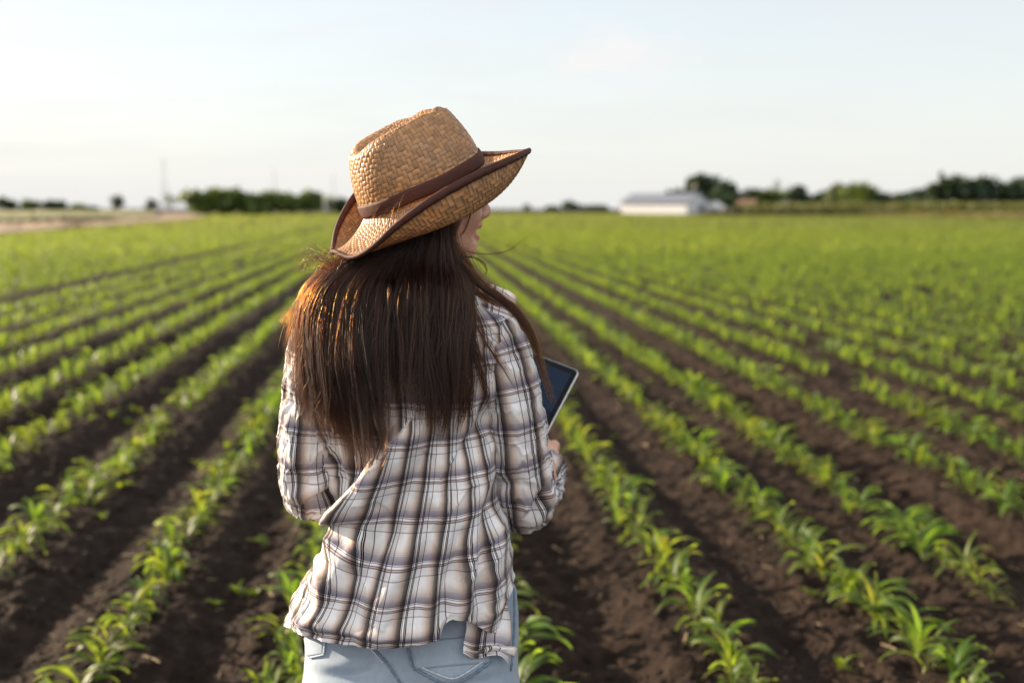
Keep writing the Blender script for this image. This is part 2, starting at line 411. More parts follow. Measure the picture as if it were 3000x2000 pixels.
# tufts must line up with the row heading, so no spin: turn the scatter's spin off by sampling 0 or pi
class _NoSpin:
    def __init__(s, r): s.r = r
    def randint(s, n, size): return s.r.randint(n, size=size)
    def uniform(s, a, b, size):
        if a == 0 and b > 6: return s.r.randint(2, size=size) * PI
        return s.r.uniform(a, b, size)
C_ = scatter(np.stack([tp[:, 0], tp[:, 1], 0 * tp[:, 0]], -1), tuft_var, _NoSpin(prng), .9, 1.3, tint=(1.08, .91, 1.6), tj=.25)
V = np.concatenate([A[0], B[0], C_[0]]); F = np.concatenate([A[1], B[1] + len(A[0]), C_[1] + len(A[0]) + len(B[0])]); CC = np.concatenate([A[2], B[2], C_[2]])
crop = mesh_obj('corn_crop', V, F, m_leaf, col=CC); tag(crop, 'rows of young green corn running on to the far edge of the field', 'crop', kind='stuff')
print('crop faces', len(F), 'plants', len(near))
# loose crumbs and clods lying on the tilth
cv_ = []
for q in range(7):
    rg = np.random.RandomState(40 + q); m_, n_q = 5, 7; vv = []
    for i in range(m_ + 1):
        for j in range(n_q):
            t_ = PI * i / m_; r_ = 1 if i in (0, m_) else rg.uniform(.7, 1.25)
            vv.append((r_ * math.sin(t_) * math.cos(2 * PI * j / n_q), r_ * math.sin(t_) * math.sin(2 * PI * j / n_q) * .8, r_ * math.cos(t_) * .62))
    cv_.append((np.array(vv), [tuple(x) for x in grid_faces(m_ + 1, n_q, True)]))
nc_ = 9000; cr_ = 2.3 + 7 * prng.rand(nc_) ** 1.6; ca_ = prng.uniform(R(-34), R(34), nc_); cx_, cy_ = np.sin(ca_) * cr_, np.cos(ca_) * cr_
S_ = []
for lo_, hi_, part in ((.003, .007, slice(0, 6000)), (.007, .013, slice(6000, 8500)), (.013, .024, slice(8500, 9000))):
    S_.append(scatter(np.stack([cx_[part], cy_[part], soil_height(cx_[part], cy_[part]) + lo_ * .2], -1), cv_, prng, lo_, hi_))
V = np.concatenate([q[0] for q in S_]); F = np.concatenate([q[1] + o for q, o in zip(S_, np.cumsum([0] + [len(q[0]) for q in S_[:-1]]))])
clods = mesh_obj('soil_clods', V, F, m_soil, smooth=False); tag(clods, 'dark crumbs and clods of earth lying between the corn rows', 'soil', kind='stuff')
# bits of last year's straw
m_bits = simple('dry_straw_bits', (0.34, 0.26, 0.15), .8, .35, 50)
bv_ = []
for q in range(4):
    rg = np.random.RandomState(80 + q); v_, f_ = tube([(-1, 0, .1), (-.2, rg.uniform(-.1, .1), .16), (1, rg.uniform(-.2, .2), .06)], [.045, .06, .04], 4, cap=False); bv_.append((v_, f_))
cr_ = 2.5 + 6 * prng.rand(420) ** 1.3; ca_ = prng.uniform(R(-34), R(34), 420); cx_, cy_ = np.sin(ca_) * cr_, np.cos(ca_) * cr_
Q_ = scatter(np.stack([cx_, cy_, soil_height(cx_, cy_)], -1), bv_, prng, .012, .045)
tag(mesh_obj('straw_bits', Q_[0], Q_[1], m_bits), 'short dry straw bits scattered on the dark soil', 'straw', kind='stuff')
# small weeds between the rows
wv = []
for q in range(5):
    rg = np.random.RandomState(60 + q); parts = [leaf_strip(rg.uniform(.03, .06), rg.uniform(.012, .02), rg.uniform(0, 6.28), R(rg.uniform(20, 70)), R(30), 3, rg, .004, 0, 3) for t in range(rg.randint(4, 8))]
    wv.append(join(parts))
wx = prng.uniform(-5, 5, 520); wy = prng.uniform(2.2, 9, 520)
wk = (vnoise(wx * 1.3 + 40, wy * 1.3) > 0.56) & ((wx < -0.3) | (prng.rand(520) < .35)); wx, wy = wx[wk], wy[wk]
W_ = scatter(np.stack([wx, wy, soil_height(wx, wy)], -1), wv, prng, .8, 1.8, tint=(1.1, 1.0, .8))
weeds = mesh_obj('weeds', W_[0], W_[1], m_leaf, col=W_[2]); tag(weeds, 'small yellow green weeds sprouting between the corn rows', 'weeds', kind='stuff')

# ---- beyond the field
def strip_land(name, left, right, z, n, m, mt, amp=0.0, sc=0.3):
    """A sheet between two polylines, slightly uneven."""
    a = catmull([(*p, 0) for p in left], n)[:, :2]; b = catmull([(*p, 0) for p in right], n)[:, :2]
    t = np.linspace(0, 1, m)[None, :, None]; P = a[:, None] * (1 - t) + b[:, None] * t
    zz = z + amp * (fbm(P[..., 0] * sc, P[..., 1] * sc, 3) - .35) * np.sin(PI * np.linspace(0, 1, m))[None] ** .3
    return mesh_obj(name, np.concatenate([P, zz[..., None]], -1).reshape(-1, 3), grid_faces(n, m), mt)
m_dirt = simple('bare_track_earth', (0.175, 0.115, 0.062), 0.95, 0.3, 1.2)
trk = strip_land('dirt_track', [(-23, 26), (-26.4, 52), (-30.4, 75), (-39.4, 123), (-62.4, 207)], [(-36, 40), (-42, 80), (-41, 98), (-53, 150), (-74, 212)], 0.20, 80, 14, m_dirt, 0.8, .4); tag(trk, kind='structure')
m_wheat, nt = mat('pale_wheat'); tc = N(nt, 'ShaderNodeTexCoord')
n1 = noise(nt, mapping(nt, tc.outputs['Object'], (1, 1, .3)), 0.6, 7, 0.65)
c = ramp(nt, n1, [(0.3, (0.42, 0.42, 0.24)), (0.7, (0.60, 0.57, 0.36))]); p = pbsdf(nt, c, 0.9, Specular_IOR_Level=0.1); finish(nt, p.outputs[0])
def crop_block(name, poly, h, mt, step, label, rng, blades=True):
    """A standing crop: blades over the outline, near edge and top both rough."""
    xs = [p[0] for p in poly]; ys = [p[1] for p in poly]
    X, Y = np.meshgrid(np.arange(min(xs), max(xs), step), np.arange(min(ys), max(ys), step))
    X = (X + rng.uniform(-.5, .5, X.shape) * step).ravel(); Y = (Y + rng.uniform(-.5, .5, Y.shape) * step).ravel()
    k = in_poly(X, Y, poly); X, Y = X[k], Y[k]
    var = []
    for q in range(4):
        rg = np.random.RandomState(70 + q)
        var.append(join([leaf_strip(h * rg.uniform(.8, 1.15), h * .16 + step * .12, rg.uniform(0, 6.28), R(rg.uniform(70, 88)), R(-rg.uniform(20, 55)), 2, rg, 0, 0, 2) for t in range(5)]))
    v_, f_, c_ = scatter(np.stack([X, Y, 0 * X], -1), var, rng, .85, 1.1, tj=.2)
    o = mesh_obj(name, v_, f_, mt, col=c_); return tag(o, label, 'crop', kind='stuff')
crop_block('wheat_crop', [(-42.3, 80), (-41.5, 98), (-54, 150), (-75, 212), (-100, 260), (-330, 280), (-150, 120), (-80, 80)], 0.8, m_wheat, 1.1, 'pale ripening wheat standing beyond the dirt track', prng)
def folmat(name, base, tr=0.3):
    m, nt = mat(name); at_ = N(nt, 'ShaderNodeAttribute', attribute_name='tint')
    c = mixc(nt, 1.0, base, at_.outputs['Color'], 'MULTIPLY')
    p = pbsdf(nt, c, 0.55, Specular_IOR_Level=0.3)
    finish(nt, translucent_mix(nt, p, mixc(nt, 1.0, c, (1.7, 1.6, .8), 'MULTIPLY'), tr)); return m
m_tall = folmat('tall_crop_leaf', (0.095, 0.105, 0.028), .15); m_tall2 = folmat('dark_crop_leaf', (0.060, 0.055, 0.022), .12)
crop_block('tall_crop', [(48, 215), (70, 190), (150, 150), (220, 190), (190, 260), (60, 260)], 2.6, m_tall, 2.1, 'tall yellow green crop standing in front of the trees', prng)
crop_block('low_crop', [(33, 174), (66, 170), (68, 178), (36, 184)], 1.1, m_tall2, 0.9, 'darker strip of crop lying in front of the white barn', prng)
m_stub = folmat('dry_grass_blade', (0.17, 0.15, 0.062), .2)
crop_block('dry_grass', [(59, 178), (63.5, 124), (77, 106), (140, 105), (125, 186)], 0.8, m_stub, 1.0, 'brownish dry grass along the right far edge of the field', prng)
# dark ditch growth along the track
crop_block('ditch_weeds', [(-38.5, 82), (-37.5, 92), (-39, 101), (-42, 100), (-41, 82)], 0.7, m_tall2, 0.5, 'dark weeds growing in the ditch beside the dirt track', prng)

# ---- trees
m_bark = simple('tree_bark', (0.10, 0.075, 0.055), 0.9, 0.3, 3)
def crown_mesh(rx, ry, rz, z0, rng, n, leaf, lobes=8, ragged=.25):
    """Leaf-sized faces gathered in clumps on and in an uneven volume of overlapping lobes."""
    L_ = []
    for i in range(lobes):
        a = rng.uniform(0, 6.283); q = rng.uniform(0, .6); zz = rng.uniform(-.55, .62)
        L_.append((q * rx * math.cos(a), q * ry * math.sin(a), z0 + zz * rz, rng.uniform(.38, .62)))
    V = []; C = []
    for i in range(n):
        lx, ly, lz, lr = L_[rng.randint(lobes)]
        dvec = rng.normal(size=3); dvec /= np.linalg.norm(dvec)
        rr = lr * (rng.uniform(.35, 1) ** .5) * (1 + ragged * rng.normal() * .5)
        p = np.array([lx + dvec[0] * rx * rr, ly + dvec[1] * ry * rr, lz + dvec[2] * rz * rr])
        t = rng.normal(size=3); t /= np.linalg.norm(t); b = np.cross(t, rng.normal(size=3)); b /= np.linalg.norm(b)
        s = leaf * rng.uniform(.6, 1.4)
        V += [p - t * s, p - b * s * .6, p + t * s, p + b * s * .6]
        C += [[rng.uniform(.65, 1.35)] * 3] * 4
    F = np.arange(4 * n).reshape(-1, 4)
    return np.array(V), F, np.array(C)
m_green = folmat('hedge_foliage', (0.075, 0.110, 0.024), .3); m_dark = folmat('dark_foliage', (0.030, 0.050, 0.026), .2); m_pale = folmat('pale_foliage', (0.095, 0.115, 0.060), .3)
trng = np.random.RandomState(21)
def tree(px, top, wpx, D, label, m=None, n=420, group='trees along the horizon', name='tree', sparse=False, base=0.0, trunk_h=.22):
    c = at(px, 478, D); H = at(px, top, D)[2]; wd = wpx / 2286.7 * D / 2
    root = tag(empty(name, (c[0], c[1], 0), 0), label, 'tree' if name == 'tree' else 'bush', group)
    z0 = H * (.5 + trunk_h / 2); rz = H * (1 - trunk_h) / 2
    v, f, cc = crown_mesh(wd, wd * .9, rz, z0, trng, n if not sparse else n // 4, max(.16, wd * .17), 7 + trng.randint(4), .35)
    v[:, 2] = np.maximum(v[:, 2], .1)
    mesh_obj('crown', v, f, m or m_dark, root, smooth=False, col=cc)
    parts = [tube([(0, 0, -.2), (.1, 0, H * .3), (0.05, .1, H * .62)], [wd * .07 + .08, wd * .05 + .06, .04], 7)]
    for b in range(4):
        a = trng.uniform(0, 6.28); parts.append(tube([(.06, .02, H * (.25 + .08 * b)), (wd * .3 * math.cos(a), wd * .3 * math.sin(a), H * (.45 + .08 * b)), (wd * .6 * math.cos(a), wd * .6 * math.sin(a), H * (.6 + .06 * b))], [.07, .05, .02], 5))
    tv, tf = join(parts); mesh_obj('trunk', tv, tf, m_bark, root)
    return root
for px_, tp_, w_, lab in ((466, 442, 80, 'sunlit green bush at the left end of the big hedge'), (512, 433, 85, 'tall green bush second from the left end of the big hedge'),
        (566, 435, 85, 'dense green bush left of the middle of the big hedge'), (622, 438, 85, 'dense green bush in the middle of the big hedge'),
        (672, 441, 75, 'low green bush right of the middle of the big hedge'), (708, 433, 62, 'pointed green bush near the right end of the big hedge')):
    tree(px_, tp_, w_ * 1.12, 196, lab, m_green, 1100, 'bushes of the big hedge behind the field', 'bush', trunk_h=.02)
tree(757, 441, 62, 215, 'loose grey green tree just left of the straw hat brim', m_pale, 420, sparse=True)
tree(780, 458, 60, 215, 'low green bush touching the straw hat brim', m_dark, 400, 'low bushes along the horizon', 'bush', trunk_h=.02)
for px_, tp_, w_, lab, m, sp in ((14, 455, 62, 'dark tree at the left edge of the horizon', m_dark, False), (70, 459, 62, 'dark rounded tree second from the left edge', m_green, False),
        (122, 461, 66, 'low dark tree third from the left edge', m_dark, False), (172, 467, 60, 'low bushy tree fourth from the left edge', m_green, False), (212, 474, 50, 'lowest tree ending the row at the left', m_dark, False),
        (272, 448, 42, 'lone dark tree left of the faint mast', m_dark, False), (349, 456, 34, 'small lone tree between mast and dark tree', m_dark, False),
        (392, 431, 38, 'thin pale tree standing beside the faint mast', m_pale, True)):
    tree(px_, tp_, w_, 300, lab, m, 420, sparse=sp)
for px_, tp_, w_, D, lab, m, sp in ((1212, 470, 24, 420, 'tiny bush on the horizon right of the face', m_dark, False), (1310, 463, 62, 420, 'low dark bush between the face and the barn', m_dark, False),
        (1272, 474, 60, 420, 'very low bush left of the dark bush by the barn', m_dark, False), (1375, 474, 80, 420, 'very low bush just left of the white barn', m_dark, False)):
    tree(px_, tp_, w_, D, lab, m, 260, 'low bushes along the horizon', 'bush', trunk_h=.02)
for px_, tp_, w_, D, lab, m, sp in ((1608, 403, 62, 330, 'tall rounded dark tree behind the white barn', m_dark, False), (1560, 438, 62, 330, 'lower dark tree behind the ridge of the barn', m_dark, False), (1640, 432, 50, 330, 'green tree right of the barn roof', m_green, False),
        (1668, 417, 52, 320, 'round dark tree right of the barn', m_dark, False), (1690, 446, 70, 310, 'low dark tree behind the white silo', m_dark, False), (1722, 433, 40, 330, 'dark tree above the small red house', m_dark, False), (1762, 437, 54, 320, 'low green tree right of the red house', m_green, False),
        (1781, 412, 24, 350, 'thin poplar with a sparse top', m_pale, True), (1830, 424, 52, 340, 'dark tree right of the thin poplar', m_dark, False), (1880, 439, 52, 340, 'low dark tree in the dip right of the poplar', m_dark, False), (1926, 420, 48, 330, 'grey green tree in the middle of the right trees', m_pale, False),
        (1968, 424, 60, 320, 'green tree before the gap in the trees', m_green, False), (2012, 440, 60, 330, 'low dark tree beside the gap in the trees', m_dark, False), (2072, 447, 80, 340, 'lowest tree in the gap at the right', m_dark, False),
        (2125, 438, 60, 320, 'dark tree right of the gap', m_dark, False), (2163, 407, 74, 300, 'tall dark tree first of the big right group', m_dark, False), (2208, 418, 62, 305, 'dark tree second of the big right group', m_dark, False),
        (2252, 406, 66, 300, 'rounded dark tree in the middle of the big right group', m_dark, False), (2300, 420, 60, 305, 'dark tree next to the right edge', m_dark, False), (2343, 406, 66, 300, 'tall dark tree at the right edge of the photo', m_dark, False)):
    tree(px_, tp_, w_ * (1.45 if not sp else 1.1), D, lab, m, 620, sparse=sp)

# ---- far buildings and masts
m_white = simple('white_cladding', (0.50, 0.50, 0.50), 0.6, 0.06, .4); m_roof = simple('grey_sheet_roof', (0.13, 0.145, 0.175), 0.5, 0.08, .3)
m_brick = simple('red_plaster', (0.27, 0.15, 0.115), 0.85, 0.15, .6); m_tile = simple('clay_roof_tiles', (0.19, 0.105, 0.08), 0.85, 0.2, 1.0); m_dk = simple('dark_opening', (0.03, 0.03, 0.035), 0.4, .1)
def house(name, px, D, rz, Lx, Wy, hw, hr, mw, mr, label, cat, doors):
    c = at(px, 478, D); root = tag(empty(name, (c[0], c[1], 0), rz), label, cat)
    a, b = Lx / 2, Wy / 2
    v = [(-a, -b, -.2), (a, -b, -.2), (a, b, -.2), (-a, b, -.2), (-a, -b, hw), (a, -b, hw), (a, b, hw), (-a, b, hw), (-a, 0, hr), (a, 0, hr)]
    mesh_obj('wall', v, [(0, 1, 5, 4), (2, 3, 7, 6), (1, 2, 6, 9, 5), (3, 0, 4, 8, 7)], mw, root, smooth=False)
    e = .5; t = .12; sl_ = (hr - hw) / b
    rv = []; rf = []
    for s_ in (-1, 1):
        pts = [(-a - e, s_ * (b + e), hw - e * sl_ + .05), (a + e, s_ * (b + e), hw - e * sl_ + .05), (a + e, 0, hr + .05), (-a - e, 0, hr + .05)]
        o_ = len(rv); rv += pts + [(x, y, z + t) for x, y, z in pts]
        rf += [tuple(o_ + i for i in q) for q in ((0, 1, 2, 3), (4, 5, 6, 7), (0, 1, 5, 4), (1, 2, 6, 5), (2, 3, 7, 6), (3, 0, 4, 7))]
    mesh_obj('roof', rv, rf, mr, root, smooth=False)
    for nm, cx, cy, cz, sx, sy, sz in doors:
        v_, f_ = box((cx, cy, cz), (sx, sy, sz)); mesh_obj(nm, v_, f_, m_dk if nm != 'door' else m_roof, root, smooth=False)
    return root
# long white barn: sunlit long side to the left, gable end to the right
house('barn', 1528, 262, R(-37), 19, 12.8, 2.8, 5.1, m_white, m_roof, 'long low white barn with a grey pitched roof in front of the trees', 'barn',
      [('door', 9.52, 1.5, 1.3, .1, 3.2, 2.6)])
house('cottage', 1716, 275, R(-25), 4.2, 4.2, 2.2, 3.5, m_brick, m_tile, 'small red house with a clay roof under the dark trees', 'house', [('window', -1, -2.12, 1.3, .9, .08, .9), ('door', 1.1, -2.12, .9, .9, .08, 1.9)])
c = at(1643, 478, 258)
th = np.linspace(0, 2 * PI, 29)[:-1]
prof = [(1.55, -.2), (1.55, 2.0), (1.5, 2.35), (1.25, 2.75), (.8, 3.0), (.05, 3.1)]
sv = np.array([(r * math.cos(t), r * math.sin(t), z) for r, z in prof for t in th])
silo = empty('silo', (c[0], c[1], 0)); tag(silo, 'small white domed silo standing right of the barn', 'silo')
mesh_obj('tank', sv, grid_faces(len(prof), 28, True), m_white, silo)
v_, f_ = box((0, -1.56, .8), (.7, .1, 1.5)); mesh_obj('hatch', v_, f_, m_roof, silo, smooth=False)
m_steel = simple('weathered_steel', (0.42, 0.42, 0.42), 0.5, .1)
def mast(px, top, D, label, wb):
    c = at(px, 478, D); H = at(px, top, D)[2]; root = tag(empty('mast', (c[0], c[1], 0)), label, 'mast', 'masts on the left horizon')
    parts = []
    for sx, sy in ((-1, -1), (1, -1), (1, 1), (-1, 1)): parts.append(tube([(sx * wb, sy * wb, -.3), (sx * wb * .25, sy * wb * .25, H)], [.07, .04], 5))
    n = 12
    for i in range(n):
        z0, z1 = H * i / n, H * (i + 1) / n; w0, w1 = wb * (1 - .75 * i / n), wb * (1 - .75 * (i + 1) / n)
        parts += [tube([(-w0, -w0, z0), (w1, -w1, z1)], .03, 4), tube([(w0, w0, z0), (-w1, w1, z1)], .03, 4), tube([(w0, -w0, z0), (w1, w1, z1)], .03, 4)]
    v, f = join(parts); mesh_obj('lattice', v, f, m_steel, root)
    for zz_, ln in ((.82, 1.6), (.92, 1.1)):
        v, f = box((0, 0, H * zz_), (ln, .10, .10)); mesh_obj('cross_arm', v, f, m_steel, root, smooth=False)
mast(380, 362, 300, 'tallest faint lattice mast beside the thin pale tree', 0.75)
mast(632, 385, 380, 'faint short mast rising behind the big hedge', 0.45)
mast(768, 398, 380, 'faint mast rising just left of the hat brim', 0.45)
# ------------------------------------------------------------------ the woman
YP = 1.55                                            # her spine stands 1.55 m from the camera
woman = empty('person', (-0.155, YP, 0.0))
tag(woman, 'woman seen from behind in straw hat, plaid shirt and light jeans, holding a tablet', 'person')
bpy.context.view_layer.update()
WM = np.array(woman.location)
def wpart(name, v, f, m, **kw):
    return mesh_obj(name, np.asarray(v, float) - WM, f, m, kw.pop('parent', woman), **kw)
def wsub(parent, name, v, f, m, **kw):
    return mesh_obj(name, np.asarray(v, float) - WM, f, m, parent, **kw)

# ---- signed-distance modelling: smooth unions of tapered limbs, extracted as one surface
class Field:
    def __init__(s, lo, hi, h):
        s.lo = np.array(lo, float); s.h = h
        s.n = np.ceil((np.array(hi) - s.lo) / h).astype(int) + 1
        s.d = np.full(s.n, 0.5, np.float32)
    def box(s, lo, hi):
        a = np.clip(np.floor((np.array(lo) - s.lo) / s.h).astype(int), 0, s.n - 1); b = np.clip(np.ceil((np.array(hi) - s.lo) / s.h).astype(int) + 1, 1, s.n)
        sl = tuple(slice(i, j) for i, j in zip(a, b))
        g = np.meshgrid(*[s.lo[i] + s.h * np.arange(a[i], b[i]) for i in range(3)], indexing='ij', sparse=True)
        return sl, g
    def add(s, lo, hi, fn, k, mode='+'):
        pad = k + 3 * s.h
        sl, g = s.box(np.array(lo) - pad, np.array(hi) + pad)
        d = fn(*g).astype(np.float32); e = s.d[sl]
        if mode == '+':
            hh = np.clip(.5 + .5 * (e - d) / k, 0, 1); s.d[sl] = e + (d - e) * hh - k * hh * (1 - hh)
        else:
            hh = np.clip(.5 - .5 * (e + d) / k, 0, 1); s.d[sl] = e + (-d - e) * hh + k * hh * (1 - hh)
    def cone(s, a, b, ra, rb, k=.02, mode='+'):
        a = np.array(a, float); b = np.array(b, float); ab = b - a; L2 = ab @ ab + 1e-12
        def fn(x, y, z):
            t = np.clip(((x - a[0]) * ab[0] + (y - a[1]) * ab[1] + (z - a[2]) * ab[2]) / L2, 0, 1)
            return np.sqrt((x - a[0] - t * ab[0]) ** 2 + (y - a[1] - t * ab[1]) ** 2 + (z - a[2] - t * ab[2]) ** 2) - (ra + (rb - ra) * t)
        r = max(ra, rb); s.add(np.minimum(a, b) - r, np.maximum(a, b) + r, fn, k, mode)
    def chain(s, pts, rad, k=.02):
        for i in range(len(pts) - 1): s.cone(pts[i], pts[i + 1], rad[i], rad[i + 1], k)
    def ell(s, c, r, M=None, k=.02, mode='+'):
        c = np.array(c, float); r = np.array(r, float); M = np.eye(3) if M is None else np.array(M)   # rows of M: local axes
        def fn(x, y, z):
            dx, dy, dz = x - c[0], y - c[1], z - c[2]
            q = [M[i, 0] * dx + M[i, 1] * dy + M[i, 2] * dz for i in range(3)]
            k0 = np.sqrt(sum((q[i] / r[i]) ** 2 for i in range(3))); k1 = np.sqrt(sum((q[i] / r[i] ** 2) ** 2 for i in range(3))) + 1e-9
            return k0 * (k0 - 1) / k1
        e = np.sqrt(((M * r[:, None]) ** 2).sum(0)); s.add(c - e, c + e, fn, k, mode)
    def mesh(s):
        D = s.d; ins = D < 0; n = D.shape
        c = [(i, j, k) for i in (0, 1) for j in (0, 1) for k in (0, 1)]
        sub = lambda A, o: A[o[0]:n[0] - 1 + o[0], o[1]:n[1] - 1 + o[1], o[2]:n[2] - 1 + o[2]]
        cnt = sum(sub(ins, o).astype(np.int8) for o in c); act = (cnt > 0) & (cnt < 8)
        I = np.argwhere(act); idx = np.full(act.shape, -1, np.int32); idx[act] = np.arange(len(I))
        vals = {o: D[I[:, 0] + o[0], I[:, 1] + o[1], I[:, 2] + o[2]] for o in c}
        acc = np.zeros((len(I), 3)); num = np.zeros(len(I))
        for o in c:
            for ax in range(3):
                if o[ax]: continue
                p = list(o); p[ax] = 1; p = tuple(p); va, vb = vals[o], vals[p]; cr = (va < 0) != (vb < 0)
                t = np.where(cr, va / np.where(cr, va - vb, 1), 0); q = np.tile(np.array(o, float), (len(I), 1)); q[:, ax] = t
                acc += q * cr[:, None]; num += cr
        V = s.lo + s.h * (I + acc / num[:, None])
        Fs = []
        for ax in range(3):
            b, c2 = (ax + 1) % 3, (ax + 2) % 3
            hi = [slice(None)] * 3; lo = [slice(None)] * 3
            lo[ax] = slice(0, n[ax] - 1); hi[ax] = slice(1, n[ax])
            A, B = ins[tuple(lo)], ins[tuple(hi)]
            E = np.argwhere(A != B); E = E[(E[:, b] > 0) & (E[:, c2] > 0) & (E[:, b] < n[b] - 1) & (E[:, c2] < n[c2] - 1)]
            def cell(db, dc):
                q = E.copy(); q[:, b] -= db; q[:, c2] -= dc; return idx[q[:, 0], q[:, 1], q[:, 2]]
            quad = np.stack([cell(1, 1), cell(0, 1), cell(0, 0), cell(1, 0)], -1)
            flip = ~A[E[:, 0], E[:, 1], E[:, 2]]; quad[flip] = quad[flip][:, ::-1]; Fs.append(quad)
        return V, np.concatenate(Fs)

# ---- head frame
PHI, PITCH = R(63), R(4)
hf = np.array([math.sin(PHI) * math.cos(PITCH), math.cos(PHI) * math.cos(PITCH), math.sin(PITCH)])     # where the face looks
hr = np.array([math.cos(PHI), -math.sin(PHI), 0.0]); hu = np.cross(hr, hf)
H0 = at(965, 446, YP)
def H(f, r, u): return H0 + hf * f + hr * r + hu * u
HM = np.stack([hf, hr, hu])
SHR, SHL = at(1128, 815, 1.55), at(745, 815, 1.55)
ELR, ELL = at(1205, 1135, 1.60), at(706, 1110, 1.60)
WRR, WRL = at(1256, 1045, 1.80), at(842, 1075, 1.82)
NB = at(952, 705, 1.535)                                   # base of the neck
# tablet frame: corner at the top right, short edge going left, long edge coming down towards her hand
TC = at(1331, 851, 1.93)
tr_ = np.array([-.070, -.052, -.122]); tr_ /= np.linalg.norm(tr_)
tt_ = np.array([-.150, .075, .014]); tt_ -= tr_ * (tt_ @ tr_); tt_ /= np.linalg.norm(tt_)
tn_ = np.cross(tr_, tt_); tn_ *= -np.sign(tn_[1])           # screen side, towards her
TL, TW = .240, .172
def T(a, b, c=0.0): return TC + tt_ * a * TW + tr_ * b * TL + tn_ * c

fld = Field((-0.46, 1.28, -0.0), (0.24, 2.03, 1.64), 0.0042)
z_ = lambda py, Y=YP: at(1176, py, Y)[2]
xm = NB[0]
# trunk
hipc = at(942, 1470, 1.55)
fld.ell((xm, 1.55, NB[2] - .19), (.116, .070, .20), k=.05)
fld.ell((xm, 1.55, NB[2] - .33), (.098, .066, .14), k=.05)
fld.ell((hipc[0], 1.555, hipc[2] + .08), (.135, .090, .12), k=.06)
fld.cone(SHL + [.02, 0, -.01], SHR - [.02, 0, .01], .048, .048, .05)
fld.cone(NB + [0, .0, -.05], NB + [0, .005, .02], .052, .047, .05)
fld.cone(NB, H(-.018, 0, -.075), .047, .046, .03)
for s_ in (-1, 1): fld.ell((xm + s_ * .065, 1.615, NB[2] - .20), (.052, .045, .055), k=.03)
# legs down to the ankles, feet in the shoes
for s_ in (-1, 1):
    hx = hipc[0] + s_ * .078; fx = hipc[0] + s_ * .098
    fld.chain([(hx, 1.55, hipc[2] + .01), (hx + s_ * .008, 1.545, .42), (fx, 1.555, .25), (fx, 1.57, .09)], [.078, .050, .046, .032], .03)
    fld.chain([(fx, 1.55, .055), (fx + s_ * .01, 1.62, .040), (fx + s_ * .015, 1.70, .028)], [.034, .034, .026], .02)
# arms
fld.chain([SHR, (SHR + ELR) / 2 + [0.005, -.004, 0], ELR], [.046, .040, .034], .03)
fld.chain([SHL, (SHL + ELL) / 2 + [-.005, -.004, 0], ELL], [.046, .040, .034], .03)
fld.chain([ELR, ELR * .6 + WRR * .4, WRR], [.034, .034, .023], .02)
fld.chain([ELL, ELL * .6 + WRL * .4, WRL], [.034, .034, .023], .02)
# hands: palm against the tablet's edge, four bent fingers behind it, thumb on the bezel
def hand(wr, b_edge, side):
    """side +1: her right hand on the tablet's right edge; -1: left hand on its left edge."""
    e0 = 0.0 if side > 0 else 1.0; outw = -tt_ * side                # away from the tablet in its own plane
    back = -tn_
    kn = [T(e0, b_edge + q, 0) + outw * .008 + back * (.018 + .003 * abs(i - 1.5)) for i, q in enumerate((-.115, -.035, .045, .115))]
    palm0 = T(e0, b_edge + .10) + outw * .020 + tn_ * .018; heel = wr * .55 + palm0 * .45
    for i, k_ in enumerate(kn):
        fld.cone(heel, k_ + outw * .010 + tn_ * .006, .019, .0125, .012)
    ln = [.92, 1.0, .96, .78]
    for i, k_ in enumerate(kn):
        p0 = k_ + outw * .009; p1 = p0 - outw * .030 * ln[i] + back * .017 * ln[i] - tr_ * .002; p2 = p1 - outw * .022 * ln[i] - back * .006; p3 = p2 - outw * .017 * ln[i] - back * .010
        fld.chain([p0, p1, p2, p3], [.0105, .0088, .0080, .0068], .004)
    t0 = heel * .55 + T(e0, b_edge - .02) * .45 + tn_ * .012
    fld.chain([t0, T(e0, b_edge - .07) + outw * .016 + tn_ * .018, T(e0, b_edge - .14) - outw * .006 + tn_ * .017, T(e0, b_edge - .20) - outw * .020 + tn_ * .0125], [.014, .0115, .0105, .0085], .006)
WRR = T(0, 1.04) - tt_ * .035 + tn_ * .065; WRL = T(1, .86) + tt_ * .055 + tn_ * .065
fld.chain([ELR, ELR * .55 + WRR * .45, WRR], [.034, .033, .023], .02)
fld.chain([ELL, ELL * .55 + WRL * .45, WRL], [.034, .033, .023], .02)
hand(WRR, .76, 1); hand(WRL, .62, -1)
# head and face
fld.ell(H(-.012, 0, .014), (.088, .068, .062), HM, .02)
fld.ell(H(.030, 0, -.036), (.056, .056, .062), HM, .025)
for s_ in (-1, 1):
    fld.cone(H(.004, s_ * .052, -.048), H(.066, s_ * .013, -.086), .015, .014, .018)
    fld.ell(H(.055, s_ * .036, -.032), (.029, .026, .026), HM, .018)           # smiling cheek
    fld.ell(H(.078, s_ * .033, .004), (.011, .015, .010), HM, .010, '-')       # eye socket
    fld.cone(H(.083, s_ * .012, .021), H(.074, s_ * .045, .019), .008, .006, .012)
    fld.ell(H(.097, s_ * .011, -.038), (.009, .0075, .0075), HM, .007)
    fld.ell(H(.101, s_ * .0065, -.0455), (.004, .0032, .004), HM, .003, '-')
    fld.ell(H(-.010, s_ * .072, -.008), (.016, .007, .030), HM, .006)
fld.cone(H(.084, 0, .010), H(.1095, 0, -.033), .0075, .0095, .010)
fld.cone(H(.106, 0, -.036), H(.092, 0, -.044), .0075, .006, .008)
fld.ell(H(.068, 0, -.089), (.018, .018, .015), HM, .015)
fld.ell(H(.083, 0, -.0635), (.016, .021, .0055), HM, .004, '-')                 # open smile
